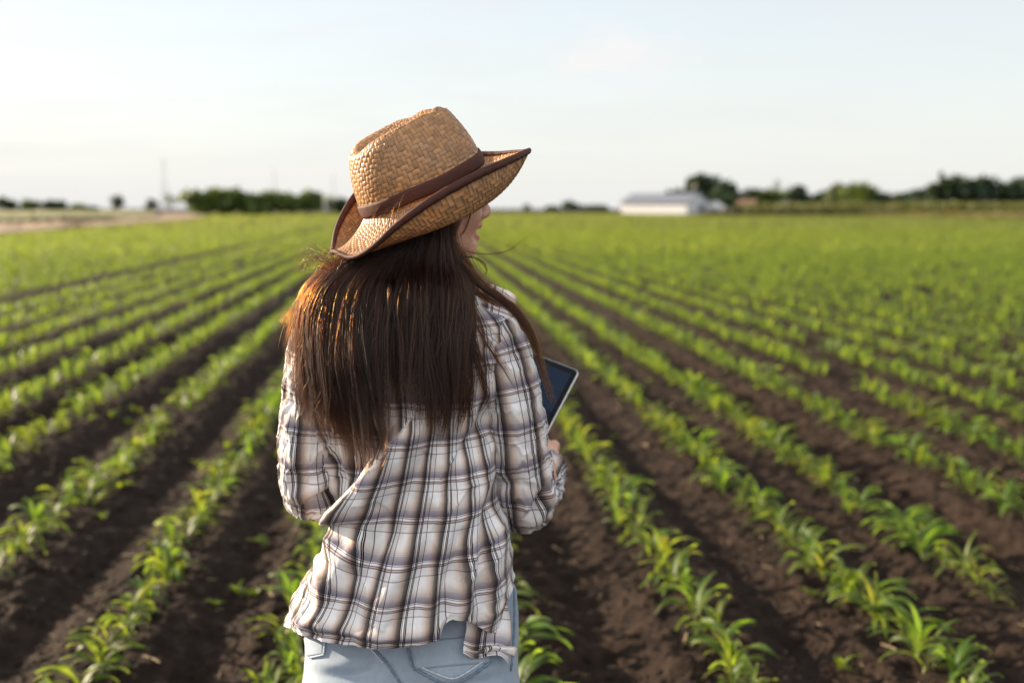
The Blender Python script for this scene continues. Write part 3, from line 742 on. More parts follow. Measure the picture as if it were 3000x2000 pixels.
fld.chain([H(.076, -.024, -.058), H(.0925, -.006, -.0545), H(.0925, .006, -.0545), H(.076, .024, -.058)], [.0035, .0055, .0055, .0035], .005)
fld.chain([H(.074, -.022, -.061), H(.089, 0, -.0735), H(.074, .022, -.061)], [.003, .0060, .003], .005)
bv, bf = fld.mesh()
m_skin, nt = mat('skin'); at_ = N(nt, 'ShaderNodeAttribute', attribute_name='tint'); tc = N(nt, 'ShaderNodeTexCoord')
n1 = noise(nt, tc.outputs['Object'], 60, 4, .6)
c = mixc(nt, 1.0, mixc(nt, n1, (.50, .265, .18), (.62, .36, .255)), at_.outputs['Color'], 'MULTIPLY')
p = pbsdf(nt, c, 0.45, Subsurface_Weight=0.25, Subsurface_Scale=0.02, Specular_IOR_Level=.4)
p.inputs['Subsurface Radius'].default_value = (1.0, .35, .2)
L(nt, bump(nt, noise(nt, tc.outputs['Object'], 700, 2, .5), .12, .001), p.inputs['Normal']); finish(nt, p.outputs[0])
loc = (bv - H0) @ HM.T
lipm = np.exp(-((loc[:, 2] + .0545 + .25 * np.abs(loc[:, 1]) ** 1.2) / .0045) ** 2) + np.exp(-((loc[:, 2] + .0735 - .25 * np.abs(loc[:, 1]) ** 1.2) / .005) ** 2)
lipm = np.clip(lipm, 0, 1) * (loc[:, 0] > .076) * (np.abs(loc[:, 1]) < .025) * (loc[:, 0] < .11)
tint = np.ones((len(bv), 3)); tint = tint * (1 - lipm[:, None]) + lipm[:, None] * np.array([.80, .42, .42])
blush = np.exp(-(((loc - np.array([.06, .04, -.035])) / .025) ** 2).sum(1)); tint *= 1 - blush[:, None] * np.array([0, .12, .10])
body = wpart('body', bv, bf, m_skin, col=tint)
sm = body.modifiers.new('smooth', 'SMOOTH'); sm.factor = .5; sm.iterations = 2
m_eye = simple('eye_white', (.75, .74, .72), .15, .03); m_iris = simple('dark_iris', (.05, .03, .02), .1, .1); m_lash = simple('black_lashes', (.008, .007, .006), .5, .1); m_teeth = simple('teeth', (.78, .74, .66), .2, .03)
def sphere(c, r, n=16, m=10):
    v = []
    for i in range(m + 1):
        t = PI * i / m
        for j in range(n): v.append((c[0] + r * math.sin(t) * math.cos(2 * PI * j / n), c[1] + r * math.sin(t) * math.sin(2 * PI * j / n), c[2] + r * math.cos(t)))
    return np.array(v), [tuple(q) for q in grid_faces(m + 1, n, True)]
for s_ in (-1, 1):
    v, f = sphere(H(.0715, s_ * .032, .003), .0122); e = wpart('eye', v, f, m_eye)
    v, f = sphere(H(.0785, s_ * .032, .003), .0062); wsub(e, 'iris', v, f, m_iris)
    parts = []
    for q in range(26):
        a = -1 + 2 * q / 25; b = H(.0835 - .010 * a * a, s_ * .032 + .0145 * a, .006 + .004 * (1 - a * a))
        for dz, ln in ((1, .0135), (.55, .011)):
            tip = b + hf * ln * .85 + hr * (a * .006 + s_ * .003) + hu * ln * .65 * dz
            parts.append(tube([b, b * .5 + tip * .5 - hu * .0012, tip], [.0009, .0007, .0002], 4))
    v, f = join(parts); wpart('eyelash', v, f, m_lash)
    v, f = tube(catmull([H(.086, s_ * .012, .026), H(.086, s_ * .026, .031), H(.074, s_ * .046, .028)], 10), np.array([.002, .003, .0034, .0036, .0036, .0034, .003, .0026, .002, .001]), 6); wpart('eyebrow', v, f, m_lash)
tv, tf = [], []
for q in range(-3, 4):
    v, f = sphere(H(.0835 - .0011 * q * q, q * .0062, -.0630), .0047, 8, 6); tv.append((v, f))
v, f = join(tv); wpart('teeth', v, f, m_teeth)

# ---- tablet
tab = empty('tablet', T(.5, .5)); tag(tab, 'dark tablet with a thin silver rim held in front of the woman', 'tablet')
TM = T(.5, .5); RT = np.stack([tt_, tr_, tn_], 1)
def rbox(w_, l_, t_, rad, n=6):
    pts = []
    for cx, cy, a0 in ((w_ / 2 - rad, l_ / 2 - rad, 0), (-w_ / 2 + rad, l_ / 2 - rad, 90), (-w_ / 2 + rad, -l_ / 2 + rad, 180), (w_ / 2 - rad, -l_ / 2 + rad, 270)):
        for i in range(n + 1): a = R(a0 + 90 * i / n); pts.append((cx + rad * math.cos(a), cy + rad * math.sin(a)))
    return pts
def slab(w_, l_, z0, z1, rad, name, m, bev=.0012):
    P_ = rbox(w_, l_, 0, rad); Q_ = rbox(w_ - 2 * bev, l_ - 2 * bev, 0, max(rad - bev, .0005)); k = len(P_)
    v = [(*p, z0 + bev) for p in P_] + [(*p, z1 - bev) for p in P_] + [(*p, z0) for p in Q_] + [(*p, z1) for p in Q_]
    f = [(i, (i + 1) % k, k + (i + 1) % k, k + i) for i in range(k)] + [(2 * k + i, 2 * k + (i + 1) % k, (i + 1) % k, i) for i in range(k)] + [(k + i, k + (i + 1) % k, 3 * k + (i + 1) % k, 3 * k + i) for i in range(k)]
    f += [tuple(range(2 * k, 3 * k))[::-1], tuple(range(3 * k, 4 * k))]
    return mesh_obj(name, np.array(v) @ RT.T, f, m, tab, smooth=False)
m_alu = simple('silver_rim', (.62, .63, .65), .28, .04, Metallic=0.9)
m_glass, nt = mat('dark_screen'); tc = N(nt, 'ShaderNodeTexCoord')
p = pbsdf(nt, mixc(nt, noise(nt, tc.outputs['Object'], 40, 4, .6), (.006, .012, .026), (.010, .019, .040)), .22, Specular_IOR_Level=.05); finish(nt, p.outputs[0])
m_bez = simple('black_bezel', (.006, .007, .010), .2, .1, Specular_IOR_Level=.06)
slab(TW, TL, -.0075, -.0005, .010, 'case', m_alu)
slab(TW - .0026, TL - .0026, -.0009, .0004, .009, 'bezel', m_bez, .0003)
slab(TW - .022, TL - .026, .0002, .0009, .002, 'screen', m_glass, .0002)
v, f = tube([T(.5, .962, .0002) - TM, T(.5, .962, .0012) - TM], .0055, 16); mesh_obj('button', v, f, m_bez, tab)
# ---- straw hat: woven crown and brim, dark band, bound edge
BETA = R(25.5)
ph_ = R(64)
hh = np.array([math.sin(ph_), math.cos(ph_), 0]); zA = np.array([0, 0, 1.0])
HF = hh * math.cos(BETA) + zA * math.sin(BETA); HN = -hh * math.sin(BETA) + zA * math.cos(BETA); HS = np.array([math.cos(ph_), -math.sin(ph_), 0])
HC = at(975, 437, 1.55)
def HT(f, s, n): return HC + np.multiply.outer(f, HF) + np.multiply.outer(s, HS) + np.multiply.outer(n, HN)
CA, CB = .100, .082                                   # half length and half width where the crown meets the brim
hrng = np.random.RandomState(3)
def weave(U, Vv, amp, seed):
    """Herringbone 2/2 twill of flat straws: U, Vv in straw widths. Returns height and tint per point."""
    i = np.floor(U).astype(int); j = np.floor(Vv).astype(int); fu = U - i; fv = Vv - j
    jj = np.where((j // 6) % 2 == 0, j, -j + 1)
    ph = (i + jj) % 4; over = ph < 2
    # along-straw coordinate inside the float (two cells long)
    pos_i = np.where(over, ((i + jj) % 4) + fu, 0); along_h = np.where(over, pos_i / 2, 0)
    phv = np.where(over, 0, (ph - 2)); sgn = np.where((j // 6) % 2 == 0, 1, -1)
    along_v = np.where(sgn > 0, (phv + fv) / 2, (phv + 1 - fv) / 2)
    al = np.where(over, along_h, along_v); ac = np.where(over, fv, fu)
    hgt = amp * (np.sin(PI * np.clip(al, 0, 1)) ** .6) * (1 - .75 * np.abs(2 * ac - 1) ** 5)
    fid = np.where(over, (j * 131 + np.floor((i + jj) / 4) * 17).astype(int), (i * 197 + np.floor((i * sgn + j) / 4) * 29 + 7777).astype(int)) + seed
    rnd = _hr[np.abs(fid) % 256, np.abs(fid // 256 + fid * 7) % 256]; rnd2 = _hr[np.abs(fid * 3 + 11) % 256, np.abs(fid * 5) % 256]
    edge = 1 - .62 * np.clip((np.abs(2 * ac - 1) - .74) / .26, 0, 1) ** 1.5
    edge = edge * (1 - .5 * np.clip((np.abs(2 * al - 1) - .85) / .15, 0, 1))
    fib = .92 + .16 * vnoise(ac * 9 + fid * 1.7, al * 2.0 + fid)
    t = (.70 + .46 * rnd) * edge * fib
    col = np.stack([t, t * (.93 + .12 * rnd2), t * (.80 + .35 * rnd2)], -1)
    return hgt, col
m_straw, nt = mat('woven_straw'); at_ = N(nt, 'ShaderNodeAttribute', attribute_name='tint')
c = mixc(nt, 1.0, (.40, .212, .092), at_.outputs['Color'], 'MULTIPLY')
p = pbsdf(nt, c, 0.42, Specular_IOR_Level=.45)
finish(nt, translucent_mix(nt, p, mixc(nt, 1.0, c, (1.2, 1.0, .75), 'MULTIPLY'), .15))
m_band = simple('brown_hat_band', (.060, .021, .014), .7, .25, 60, .2, Specular_IOR_Level=.25)
def shade_n(P):
    """Normals of a grid surface (rows x cols x 3), wrapped in columns."""
    du = np.roll(P, -1, 1) - np.roll(P, 1, 1); dv = np.gradient(P, axis=0); n = np.cross(du, dv); return n / (np.linalg.norm(n, axis=-1, keepdims=True) + 1e-12)
# crown
NC, KC = 92 * 6, 26 * 6
th = np.linspace(0, 2 * PI, NC, endpoint=False); sg = np.linspace(-.04, 1, KC)
TH, SG = np.meshgrid(th, sg)
cf, cs = np.cos(TH), np.sin(TH)
front = .5 + .5 * cf                                   # 1 at the front
HCr = .102 + .003 * cf                                 # rim of the crown stands higher in front
side_t = .60                                           # share of the profile that is the side wall
q = np.clip(SG / side_t, -.1, 1); q2 = np.clip((SG - side_t) / (1 - side_t), 0, 1)
tap_f = 1 - .215 * np.clip(q, 0, 1) ** 1.4; tap_s = 1 - (.14 + .14 * front) * np.clip(q, 0, 1) ** 1.5
rho = (1 - q2)
bulge = .004 * np.sin(PI * np.clip(q, 0, 1))
f_ = (CA * tap_f + bulge) * np.sign(cf) * np.abs(cf) ** .94 * rho; s_ = (CB * tap_s + bulge) * np.sign(cs) * np.abs(cs) ** .94 * rho
rnd = .010 * (1 - np.sqrt(np.clip(1 - ((q - .86) / .14).clip(0, 1) ** 2, 0, 1)))
n_ = np.where(SG < side_t, HCr * q - rnd, 0)
fr = f_ / CA
ridge = .016 * np.exp(-((rho - .86) / .17) ** 2)
dentc = -.018 * np.exp(-(s_ / (.019 + .008 * (1 - front))) ** 2) * smoothstep(.98, .55, np.abs(fr * 1.05)) * (1 - .25 * front)
dents = -.007 * np.exp(-((np.abs(s_) - .047) / .012) ** 2 - ((f_ - .052) / .016) ** 2)
n_top = .102 + .003 * np.clip(f_ / (CA * .785), -1, 1) - .010 + .010 * np.clip((1 - rho) / .12, 0, 1) ** .5 * np.exp(-q2 * 2) + dentc + dents + ridge * (q2 > 0) * .35
n_ = np.where(SG < side_t, n_, n_top)
P_ = HT(f_, s_, n_)
# even out the wall/top join
for _ in range(3):
    a = P_.copy(); k0, k1 = int(KC * .56), int(KC * .72); P_[k0:k1] = (a[k0 - 1:k1 - 1] + 2 * a[k0:k1] + a[k0 + 1:k1 + 1]) / 4
arc = np.concatenate([[0], np.cumsum(np.linalg.norm(np.diff(P_.mean(1) * 0 + P_[:, NC // 4], axis=0), axis=1))])
VV = np.broadcast_to((arc / .0064)[:, None], TH.shape); UU = TH / (2 * PI) * 92
hg, tn = weave(UU, VV, .0012, 5)
nn = shade_n(P_); nn *= np.sign((nn * (P_ - HC)).sum(-1).mean())
P2 = P_ + nn * hg[..., None]
hat = wpart('straw_hat', P2.reshape(-1, 3), grid_faces(KC, NC, True), m_straw, col=tn.reshape(-1, 3)); solidify(hat, .0012)
hat.name = 'hat'
# brim
NB_, KB = 164 * 5, 16 * 5
th = np.linspace(0, 2 * PI, NB_, endpoint=False); tt = np.linspace(0, 1, KB); TH, TT = np.meshgrid(th, tt)
# the edge as it was bent by wear: a table of heights round the rim (degrees from the front, towards her right)
EDGE_F, EDGE_B, EDGE_S = .178, .170, .137
def edge_plan(th):
    cf, cs = np.cos(th), np.sin(th); return np.where(cf > 0, EDGE_F * cf, -EDGE_B * np.abs(cf) ** .74), EDGE_S * np.sign(cs) * np.abs(cs) ** .95
_near = np.array([(760, 590), (768, 564), (786, 591), (807, 594), (837, 582), (867, 558), (897, 525), (942, 489), (987, 456), (1047, 420), (1107, 390), (1167, 366), (1206, 348), (1240, 334)], float)
_far = np.array([(740, 640), (768, 566), (768, 534), (783, 498), (807, 453), (826, 429), (900, 390), (1000, 362), (1086, 351), (1137, 354), (1197, 347), (1240, 345)], float)
def edge_height(th):
    f, s = edge_plan(np.array(th)); path = _near if math.sin(th) >= 0 else _far
    nn_ = np.linspace(-.09, .09, 361); q = topx(HT(np.full(361, float(f)), np.full(361, float(s)), nn_))
    g = np.interp(q[:, 0], path[:, 0], path[:, 1]) - q[:, 1]
    c = np.where(np.diff(np.sign(g)) != 0)[0]
    return nn_[c[np.argmin(np.abs(nn_[c]))]] if len(c) else -.02
_ta = np.linspace(0, 2 * PI, 97)[:-1]; _eh = np.array([edge_height(t) for t in _ta])
for _ in range(6): _eh = (np.roll(_eh, 1) + 2 * _eh + np.roll(_eh, -1)) / 4
print('edge', np.round(_eh[::4], 3))
def brim_pt(TH, TT):
    f0, s0 = CA * np.cos(TH), CB * np.sin(TH); f1, s1 = edge_plan(TH)
    ne = np.interp(TH % (2 * PI), np.append(_ta, 2 * PI), np.append(_eh, _eh[0])); sd = np.abs(np.sin(TH))
    dip = .012 + .034 * sd ** 1.5 * (1 - .35 * np.clip(-np.cos(TH), 0, 1))
    tt = TT * (1 - .0 * TT)
    w = 1.25 * tt - .25 * tt ** 2
    f = f0 + (f1 - f0) * w; s = s0 + (s1 - s0) * (w + .10 * sd * np.sin(PI * tt))
    n = ne * tt ** 1.8 - dip * np.sin(PI * np.clip(tt, 0, 1)) ** .9 + .004 * np.exp(-tt / .05)
    return HT(f, s, n)
P_ = brim_pt(TH, TT)
rl = np.linalg.norm(np.diff(P_, axis=0), axis=-1).sum(0).mean()
hg, tn = weave(TH / (2 * PI) * 164, TT * rl / .0053 + 40, .0012, 91)
nn = shade_n(P_); nn *= np.sign((nn * HN).sum(-1).mean())
P2 = P_ + nn * hg[..., None]
brim = wsub(hat, 'brim', P2.reshape(-1, 3), grid_faces(KB, NB_, True), m_straw, col=tn.reshape(-1, 3)); solidify(brim, .0014)
# bound edge: a folded ribbon over the rim
pe = [brim_pt(th, np.full_like(th, t)) for t in (.954, .97, .985, 1.0)]
nn1 = shade_n(np.stack([brim_pt(th, np.full_like(th, t)) for t in (.92, .96, 1.0)]))[1]; nn1 *= np.sign((nn1 * HN).sum())
outv = pe[3] - pe[1]; outv /= np.linalg.norm(outv, axis=-1, keepdims=True)
wob = .0006 * np.sin(th * 61)[:, None]
E = np.stack([pe[0] + nn1 * (.0028 + wob), pe[2] + nn1 * .0032, pe[3] + nn1 * .0026 + outv * .002, pe[3] + outv * .0036, pe[3] - nn1 * .0032 + outv * .002, pe[2] - nn1 * .0038, pe[0] - nn1 * (.0034 + wob)])
tr = wsub(hat, 'edge_binding', E.reshape(-1, 3), grid_faces(7, NB_, True), m_band); solidify(tr, .0007)
# band round the foot of the crown, with a stitched keeper
rows = []
for z, g in ((.003, .0036), (.006, .0044), (.012, .0043), (.019, .0038), (.0225, .0030)):
    qz = z / .103; a = CA * (1 - .215 * qz ** 1.4) + g + .004 * math.sin(PI * qz); b = CB * (1 - .21 * qz ** 1.5) + g + .004 * math.sin(PI * qz)
    cf, cs = np.cos(th), np.sin(th); wz = .0008 * np.sin(3 * th + 1) + .0006 * np.sin(7 * th)
    rows.append(HT(a * np.sign(cf) * np.abs(cf) ** .94, b * np.sign(cs) * np.abs(cs) ** .94, z + wz))
bd = wsub(hat, 'hat_band', np.stack(rows).reshape(-1, 3), grid_faces(5, NB_, True), m_band); solidify(bd, .001)
# ------------------------------------------------------------------ plaid shirt
def plaid(name, transl=.22):
    m, nt = mat(name); uvn = N(nt, 'ShaderNodeUVMap'); sp = N(nt, 'ShaderNodeSeparateXYZ'); L(nt, uvn.outputs[0], sp.inputs[0])
    W = (.86, .855, .86); K1 = (.012, .012, .030); K2 = (.018, .011, .010)
    def stops(dark, g1, g2, pe, ln, k1, k2):
        return [(0, k1), (.020, k1), (.022, W), (.036, W), (.038, k1), (.054, k1), (.057, W), (.103, W), (.106, k2), (.131, k2), (.134, (.70, .68, .67)), (.146, (.70, .68, .67)), (.149, k2), (.178, k2),
                (.181, (.74, .735, .75)), (.352, (.79, .78, .785)), (.355, ln), (.378, ln), (.381, W), (.62, W), (.735, pe), (.815, g1), (.895, g2), (.965, dark), (.998, dark)]
    u = mth(nt, 'FRACT', mth(nt, 'DIVIDE', sp.outputs[0], .0525)); v = mth(nt, 'FRACT', mth(nt, 'DIVIDE', sp.outputs[1], .0565))
    warp = ramp(nt, u, stops((.085, .072, .068), (.42, .33, .28), (.19, .155, .14), (.74, .60, .51), (.13, .11, .14), K1, K2))
    weft = ramp(nt, v, stops((.29, .265, .315), (.57, .52, .51), (.40, .37, .41), (.76, .69, .63), (.42, .38, .41), (.20, .17, .23), (.26, .19, .19)))
    # fine pin stripes through the shaded part of the repeat
    def pins(t, n):
        s = mth(nt, 'SINE', mth(nt, 'MULTIPLY', t, 2 * PI * n)); s = mth(nt, 'GREATER_THAN', s, .35)
        a = mth(nt, 'MULTIPLY', mth(nt, 'GREATER_THAN', t, .58), mth(nt, 'LESS_THAN', t, .86)); return mth(nt, 'MULTIPLY', mth(nt, 'MULTIPLY', s, a), .38)
    warp = mixc(nt, pins(u, 34), warp, W); weft = mixc(nt, pins(v, 30), weft, W)
    c = mixc(nt, 1.0, mixc(nt, 1.0, warp, weft, 'MULTIPLY'), (1.16, 1.16, 1.16), 'MULTIPLY')
    tc = N(nt, 'ShaderNodeTexCoord')
    wv = N(nt, 'ShaderNodeTexWave'); wv.inputs['Scale'].default_value = 420; L(nt, uvn.outputs[0], wv.inputs[0])
    slub = noise(nt, tc.outputs['Object'], 28, 4, .6); wr = noise(nt, mapping(nt, tc.outputs['Object'], (1, 1, .55)), 38, 3, .55, .8)
    p = pbsdf(nt, c, .82, Specular_IOR_Level=.12, Sheen_Weight=.12)
    L(nt, bump(nt, mth(nt, 'ADD', mth(nt, 'MULTIPLY', wr, 1.0), mth(nt, 'MULTIPLY', slub, .5)), .35, .010), p.inputs['Normal'])
    finish(nt, translucent_mix(nt, p, mixc(nt, 1.0, c, (1.0, .93, .82), 'MULTIPLY'), transl)); return m
m_plaid = plaid('plaid_cotton')

def folds(P_, out, spec, fade=None):
    """Push points along out for every fold: (polyline in picture coordinates, height, width on its left side, width on its right side)."""
    q = topx(P_); q = q.reshape(-1, 2); h = np.zeros(len(q))
    for pts, amp, wl, wr in spec:
        c = catmull(np.array(pts, float), 40); best = np.full(len(q), 1e9); sg = np.zeros(len(q)); tt = np.zeros(len(q))
        for i in range(len(c) - 1):
            a, b = c[i], c[i + 1]; ab = b - a; t = np.clip(((q - a) @ ab) / (ab @ ab + 1e-9), 0, 1); dv = q - a - t[:, None] * ab
            dd = np.hypot(dv[:, 0], dv[:, 1]); k = dd < best
            best[k] = dd[k]; sg[k] = np.sign(dv[k, 0]); tt[k] = (i + t[k]) / (len(c) - 1)
        w = np.where(sg < 0, wl, wr); h += amp * np.exp(-(best / w) ** 2) * np.sin(PI * np.clip(tt * .86 + .07, 0, 1)) ** .7
    return h
# outline rows: picture row, left and right edge at her depth, half thickness, forward shift
ROWS_T = [(640, 905, 1010, .048, .000), (668, 886, 1030, .056, -.002), (690, 842, 1076, .064, -.004), (712, 780, 1120, .074, -.004), (738, 728, 1164, .084, -.004), (775, 703, 1184, .096, -.002), (850, 699, 1174, .108, .0),
          (930, 704, 1156, .112, .0), (1000, 722, 1146, .112, .0), (1080, 748, 1142, .112, .0), (1150, 776, 1146, .114, .0), (1200, 792, 1156, .119, .0), (1250, 774, 1165, .127, .0), (1300, 732, 1169, .135, .0), (1370, 680, 1168, .143, .0), (1440, 668, 1163, .147, .0), (1490, 666, 1160, .147, .0), (1530, 668, 1158, .146, .0)]
ra = np.array(ROWS_T, float); NR, NA = 560, 640
py = np.linspace(640, 1522, NR); xl, xr, bt, fs = [catmull(np.stack([ra[:, 0], ra[:, k], 0 * ra[:, 0]], -1), 2000) for k in (1, 2, 3, 4)]
xl, xr, bt, fs = [np.interp(py, a[:, 0], a[:, 1]) for a in (xl, xr, bt, fs)]
al = np.linspace(0, 2 * PI, NA, endpoint=False)                       # 0 = her left, PI/2 = back, PI = her right
AL, PY = np.meshgrid(al, py)
ca, sa = np.cos(AL), np.sin(AL)
# hem: shirt tail behind, arched at the side seams
hem_px = [(660, 1436), (700, 1458), (760, 1476), (830, 1484), (900, 1486), (960, 1478), (1005, 1462), (1014, 1432), (1030, 1416), (1060, 1420), (1090, 1436), (1115, 1450), (1140, 1448), (1175, 1440)]
def torso(AL, PY, tilt=True):
    ca, sa = np.cos(AL), np.sin(AL)
    x_l, x_r = np.interp(PY, py, xl), np.interp(PY, py, xr); b = np.interp(PY, py, bt); f_ = np.interp(PY, py, fs)
    # pixel to metres at her depth, row by row
    dyr = math.cos(THETA) + (784 - PY) / 2286.7 * math.sin(THETA); kx = YP / dyr / 2286.7
    cx = ((x_l + x_r) / 2 - 1176) * kx; hw = (x_r - x_l) / 2 * kx * .985
    ex = .88
    x = cx - hw * np.sign(ca) * np.abs(ca) ** ex; y = YP + f_ - b * np.sign(sa) * np.abs(sa) ** ex * np.where(sa > 0, 1.0, .96)
    zc = CAM_H - np.tan(THETA + np.arctan((PY - 784) / 2286.7)) * np.minimum(y, YP)
    return np.stack([x, y, zc], -1)
def tgrid(n0, n1):
    # map the rows so that the last one lies on the hem
    P0 = torso(AL, PY); q = topx(P0)
    hem = np.interp(q[-1, :, 0], [h[0] for h in hem_px], [h[1] for h in hem_px]); hem = np.where(np.sin(al) > -.1, hem, np.where(np.cos(al) > 0, 1448, 1500))
    k = np.ones(41) / 41; hem2 = np.convolve(np.concatenate([hem[-20:], hem, hem[:20]]), k, 'valid'); hem = np.where((np.sin(al) > .2), hem, hem2)
    s = np.linspace(0, 1, NR)[:, None]; return 640 + s * (hem[None] - 640)
PYM = tgrid(NR, NA); P0 = torso(AL, PYM)
du = np.roll(P0, -1, 1) - np.roll(P0, 1, 1); dv = np.gradient(P0, axis=0); nrm = np.cross(du, dv); nrm /= np.linalg.norm(nrm, axis=-1, keepdims=True); nrm *= np.sign((nrm[..., 1] * (P0[..., 1] - YP)).sum())
FOLDS = [
    ([(965, 930), (915, 1000), (870, 1060), (830, 1120), (796, 1178), (768, 1232), (742, 1280)], .042, 17, 62),      # the big drag fold from the shoulder to the left hip
    ([(1000, 1000), (958, 1082), (934, 1150), (898, 1232), (836, 1302), (770, 1350)], -.014, 18, 26),                # hollow under it
    ([(1025, 1010), (985, 1090), (955, 1170), (930, 1250), (900, 1340)], .010, 30, 26),
    ([(1128, 1040), (1100, 1130), (1083, 1230), (1072, 1330), (1060, 1425)], .010, 40, 14),                          # side seam stands proud of the hollow beside it
    ([(1138, 1090), (1112, 1180), (1098, 1260), (1084, 1370)], -.007, 14, 20),
    ([(1138, 1180), (1135, 1260), (1122, 1340), (1118, 1440)], .010, 14, 26),
    ([(1052, 1230), (1038, 1300), (1018, 1360), (1010, 1440)], -.012, 14, 22),
    ([(1075, 1270), (1058, 1340), (1042, 1425)], .013, 16, 22),
    ([(760, 1010), (790, 1090), (812, 1170)], .010, 14, 20), ([(795, 1020), (822, 1080), (846, 1120)], -.010, 16, 12), ([(766, 1120), (790, 1165), (770, 1200)], .010, 18, 18),
    ([(930, 1230), (905, 1320), (880, 1400), (872, 1470)], .011, 30, 22), ([(980, 1180), (975, 1280), (955, 1400)], -.009, 26, 22), ([(860, 1310), (810, 1380), (800, 1450)], -.011, 20, 26),
    ([(790, 1310), (740, 1370), (720, 1440)], .011, 24, 20), ([(700, 1370), (740, 1385), (800, 1370)], -.006, 22, 22), ([(1000, 1140), (1020, 1210), (1010, 1290)], .009, 18, 22),
    ([(860, 1180), (840, 1250), (790, 1310)], .009, 16, 20), ([(905, 1120), (885, 1200), (850, 1270)], -.010, 15, 18), ([(1060, 1060), (1045, 1130), (1050, 1200)], .009, 15, 18), ([(990, 1330), (985, 1400), (975, 1465)], .008, 18, 16), ([(770, 1240), (800, 1290), (850, 1310)], .007, 16, 18),
    ([(690, 1425), (760, 1440), (840, 1455), (930, 1460), (985, 1445)], .009, 14, 14), ([(690, 1446), (770, 1462), (850, 1474), (950, 1470)], -.005, 9, 9),
    ([(1085, 860), (1100, 930), (1120, 1000)], -.012, 20, 18), ([(1050, 980), (1085, 930), (1120, 880)], .010, 20, 22), ([(1040, 1050), (1080, 1000), (1115, 960)], -.008, 16, 16), ([(1060, 780), (1110, 800), (1160, 810)], -.004, 14, 14),
    ([(900, 820), (905, 900), (900, 980)], .008, 12, 12), ([(925, 820), (930, 900), (920, 980)], -.006, 10, 10)]
h = folds(P0, nrm, FOLDS).reshape(AL.shape)
back = smoothstep(.12, .62, np.sin(AL)); lx = P0[..., 0]; lz = P0[..., 2]
soft = .010 * (fbm(lx * 17 + lz * 6 + 3, lz * 7, 3) - .5) + .005 * (fbm(lx * 46 + lz * 15, lz * 21 + 8, 2) - .5)
lp_ = np.interp(topx(P0)[..., 1], [880, 930, 1000, 1060, 1125, 1195, 1262], [985, 962, 913, 868, 820, 770, 714])
dl = lp_ - topx(P0)[..., 0]; yq0 = topx(P0)[..., 1]
sunk = -.022 * smoothstep(2, 26, dl) * smoothstep(210, 90, dl) * smoothstep(930, 1030, yq0) * smoothstep(1275, 1225, yq0)
aa = (lx * .55 + lz * .83); ab_ = (lx * .83 - lz * .55)
rdg = (1 - np.abs(2 * fbm(ab_ * 26 + 5, aa * 7 + 2, 3, .5) - 1)) ** 5
rdg2 = (1 - np.abs(2 * fbm(lx * 30 + 1, lz * 16 + 9, 2, .5) - 1)) ** 6
soft = soft + .0055 * rdg + .0030 * rdg2
front_f = .012 * np.sin(AL * 9 + lz * 5) * (1 - smoothstep(-.45, .05, np.sin(AL))) * smoothstep(1.25, .85, lz)
h = (h + sunk) * back + soft * smoothstep(1.36, 1.22, lz) + front_f
P1 = P0 + nrm * h[..., None]
# cloth coordinates: the columns fan towards the right shoulder as they climb
qx = topx(P0)
tau = np.clip((1480 - qx[..., 1]) / 430, 0, 1.15)
angm = np.interp(AL, np.linspace(0, 2 * PI, 720), np.cumsum(np.concatenate([[0], np.linalg.norm(np.diff(torso(np.linspace(0, 2 * PI, 720)[None], np.full((1, 720), 1380.))[0], axis=0), axis=1)])))
# where this point's column starts on the hem
xb = (qx[..., 0] - 1090 * .37 * tau) / (1 - .37 * tau)
left_panel = np.interp(qx[..., 1], [930, 1000, 1060, 1125, 1195, 1262], [962, 913, 868, 820, 770, 714])
sheet = (qx[..., 1] < 1255) & (qx[..., 0] < left_panel)
xb = np.where(sheet, qx[..., 0] + (qx[..., 1] - 1100) * -.18 + 40, xb)
xb = np.where(qx[..., 0] > 1095, qx[..., 0] + (qx[..., 0] - 1095) * .12, xb)
hwid = 245.0; cxb = 915.0; sphi = np.clip((xb - cxb) / hwid, -1.9, 1.9)
u_back = hwid * .000690 * (sphi + .16 * sphi ** 3)
u_back = u_back + .016 * (fbm(lx * 8 + 2, lz * 7 + 4, 2) - .5) * smoothstep(1.30, 1.15, lz)
u_back = u_back + np.sign(lx - NB[0] + .01) * .9 * np.maximum(0, P0[..., 1] - (YP - .085))
u = np.where(np.sin(AL) > -.35, u_back, angm)
vco = (P0[..., 2] + .014 * (fbm(lx * 9 + 7, lz * 6, 2) - .5) + .020 * np.sin((qx[..., 0] - 700) / 150) * smoothstep(1150, 1400, qx[..., 1]) + .05 * np.clip((850 - qx[..., 0]) / 200, 0, 1) * tau * 0)
shirt = wpart('shirt', P1.reshape(-1, 3), grid_faces(NR, NA, True), m_plaid, uv=np.stack([u - .004, -vco + .0395], -1).reshape(-1, 2)); solidify(shirt, .0011)
# hem stitching: a rolled edge along the bottom
m_thread = simple('pale_thread', (.62, .57, .52), .8, .1)
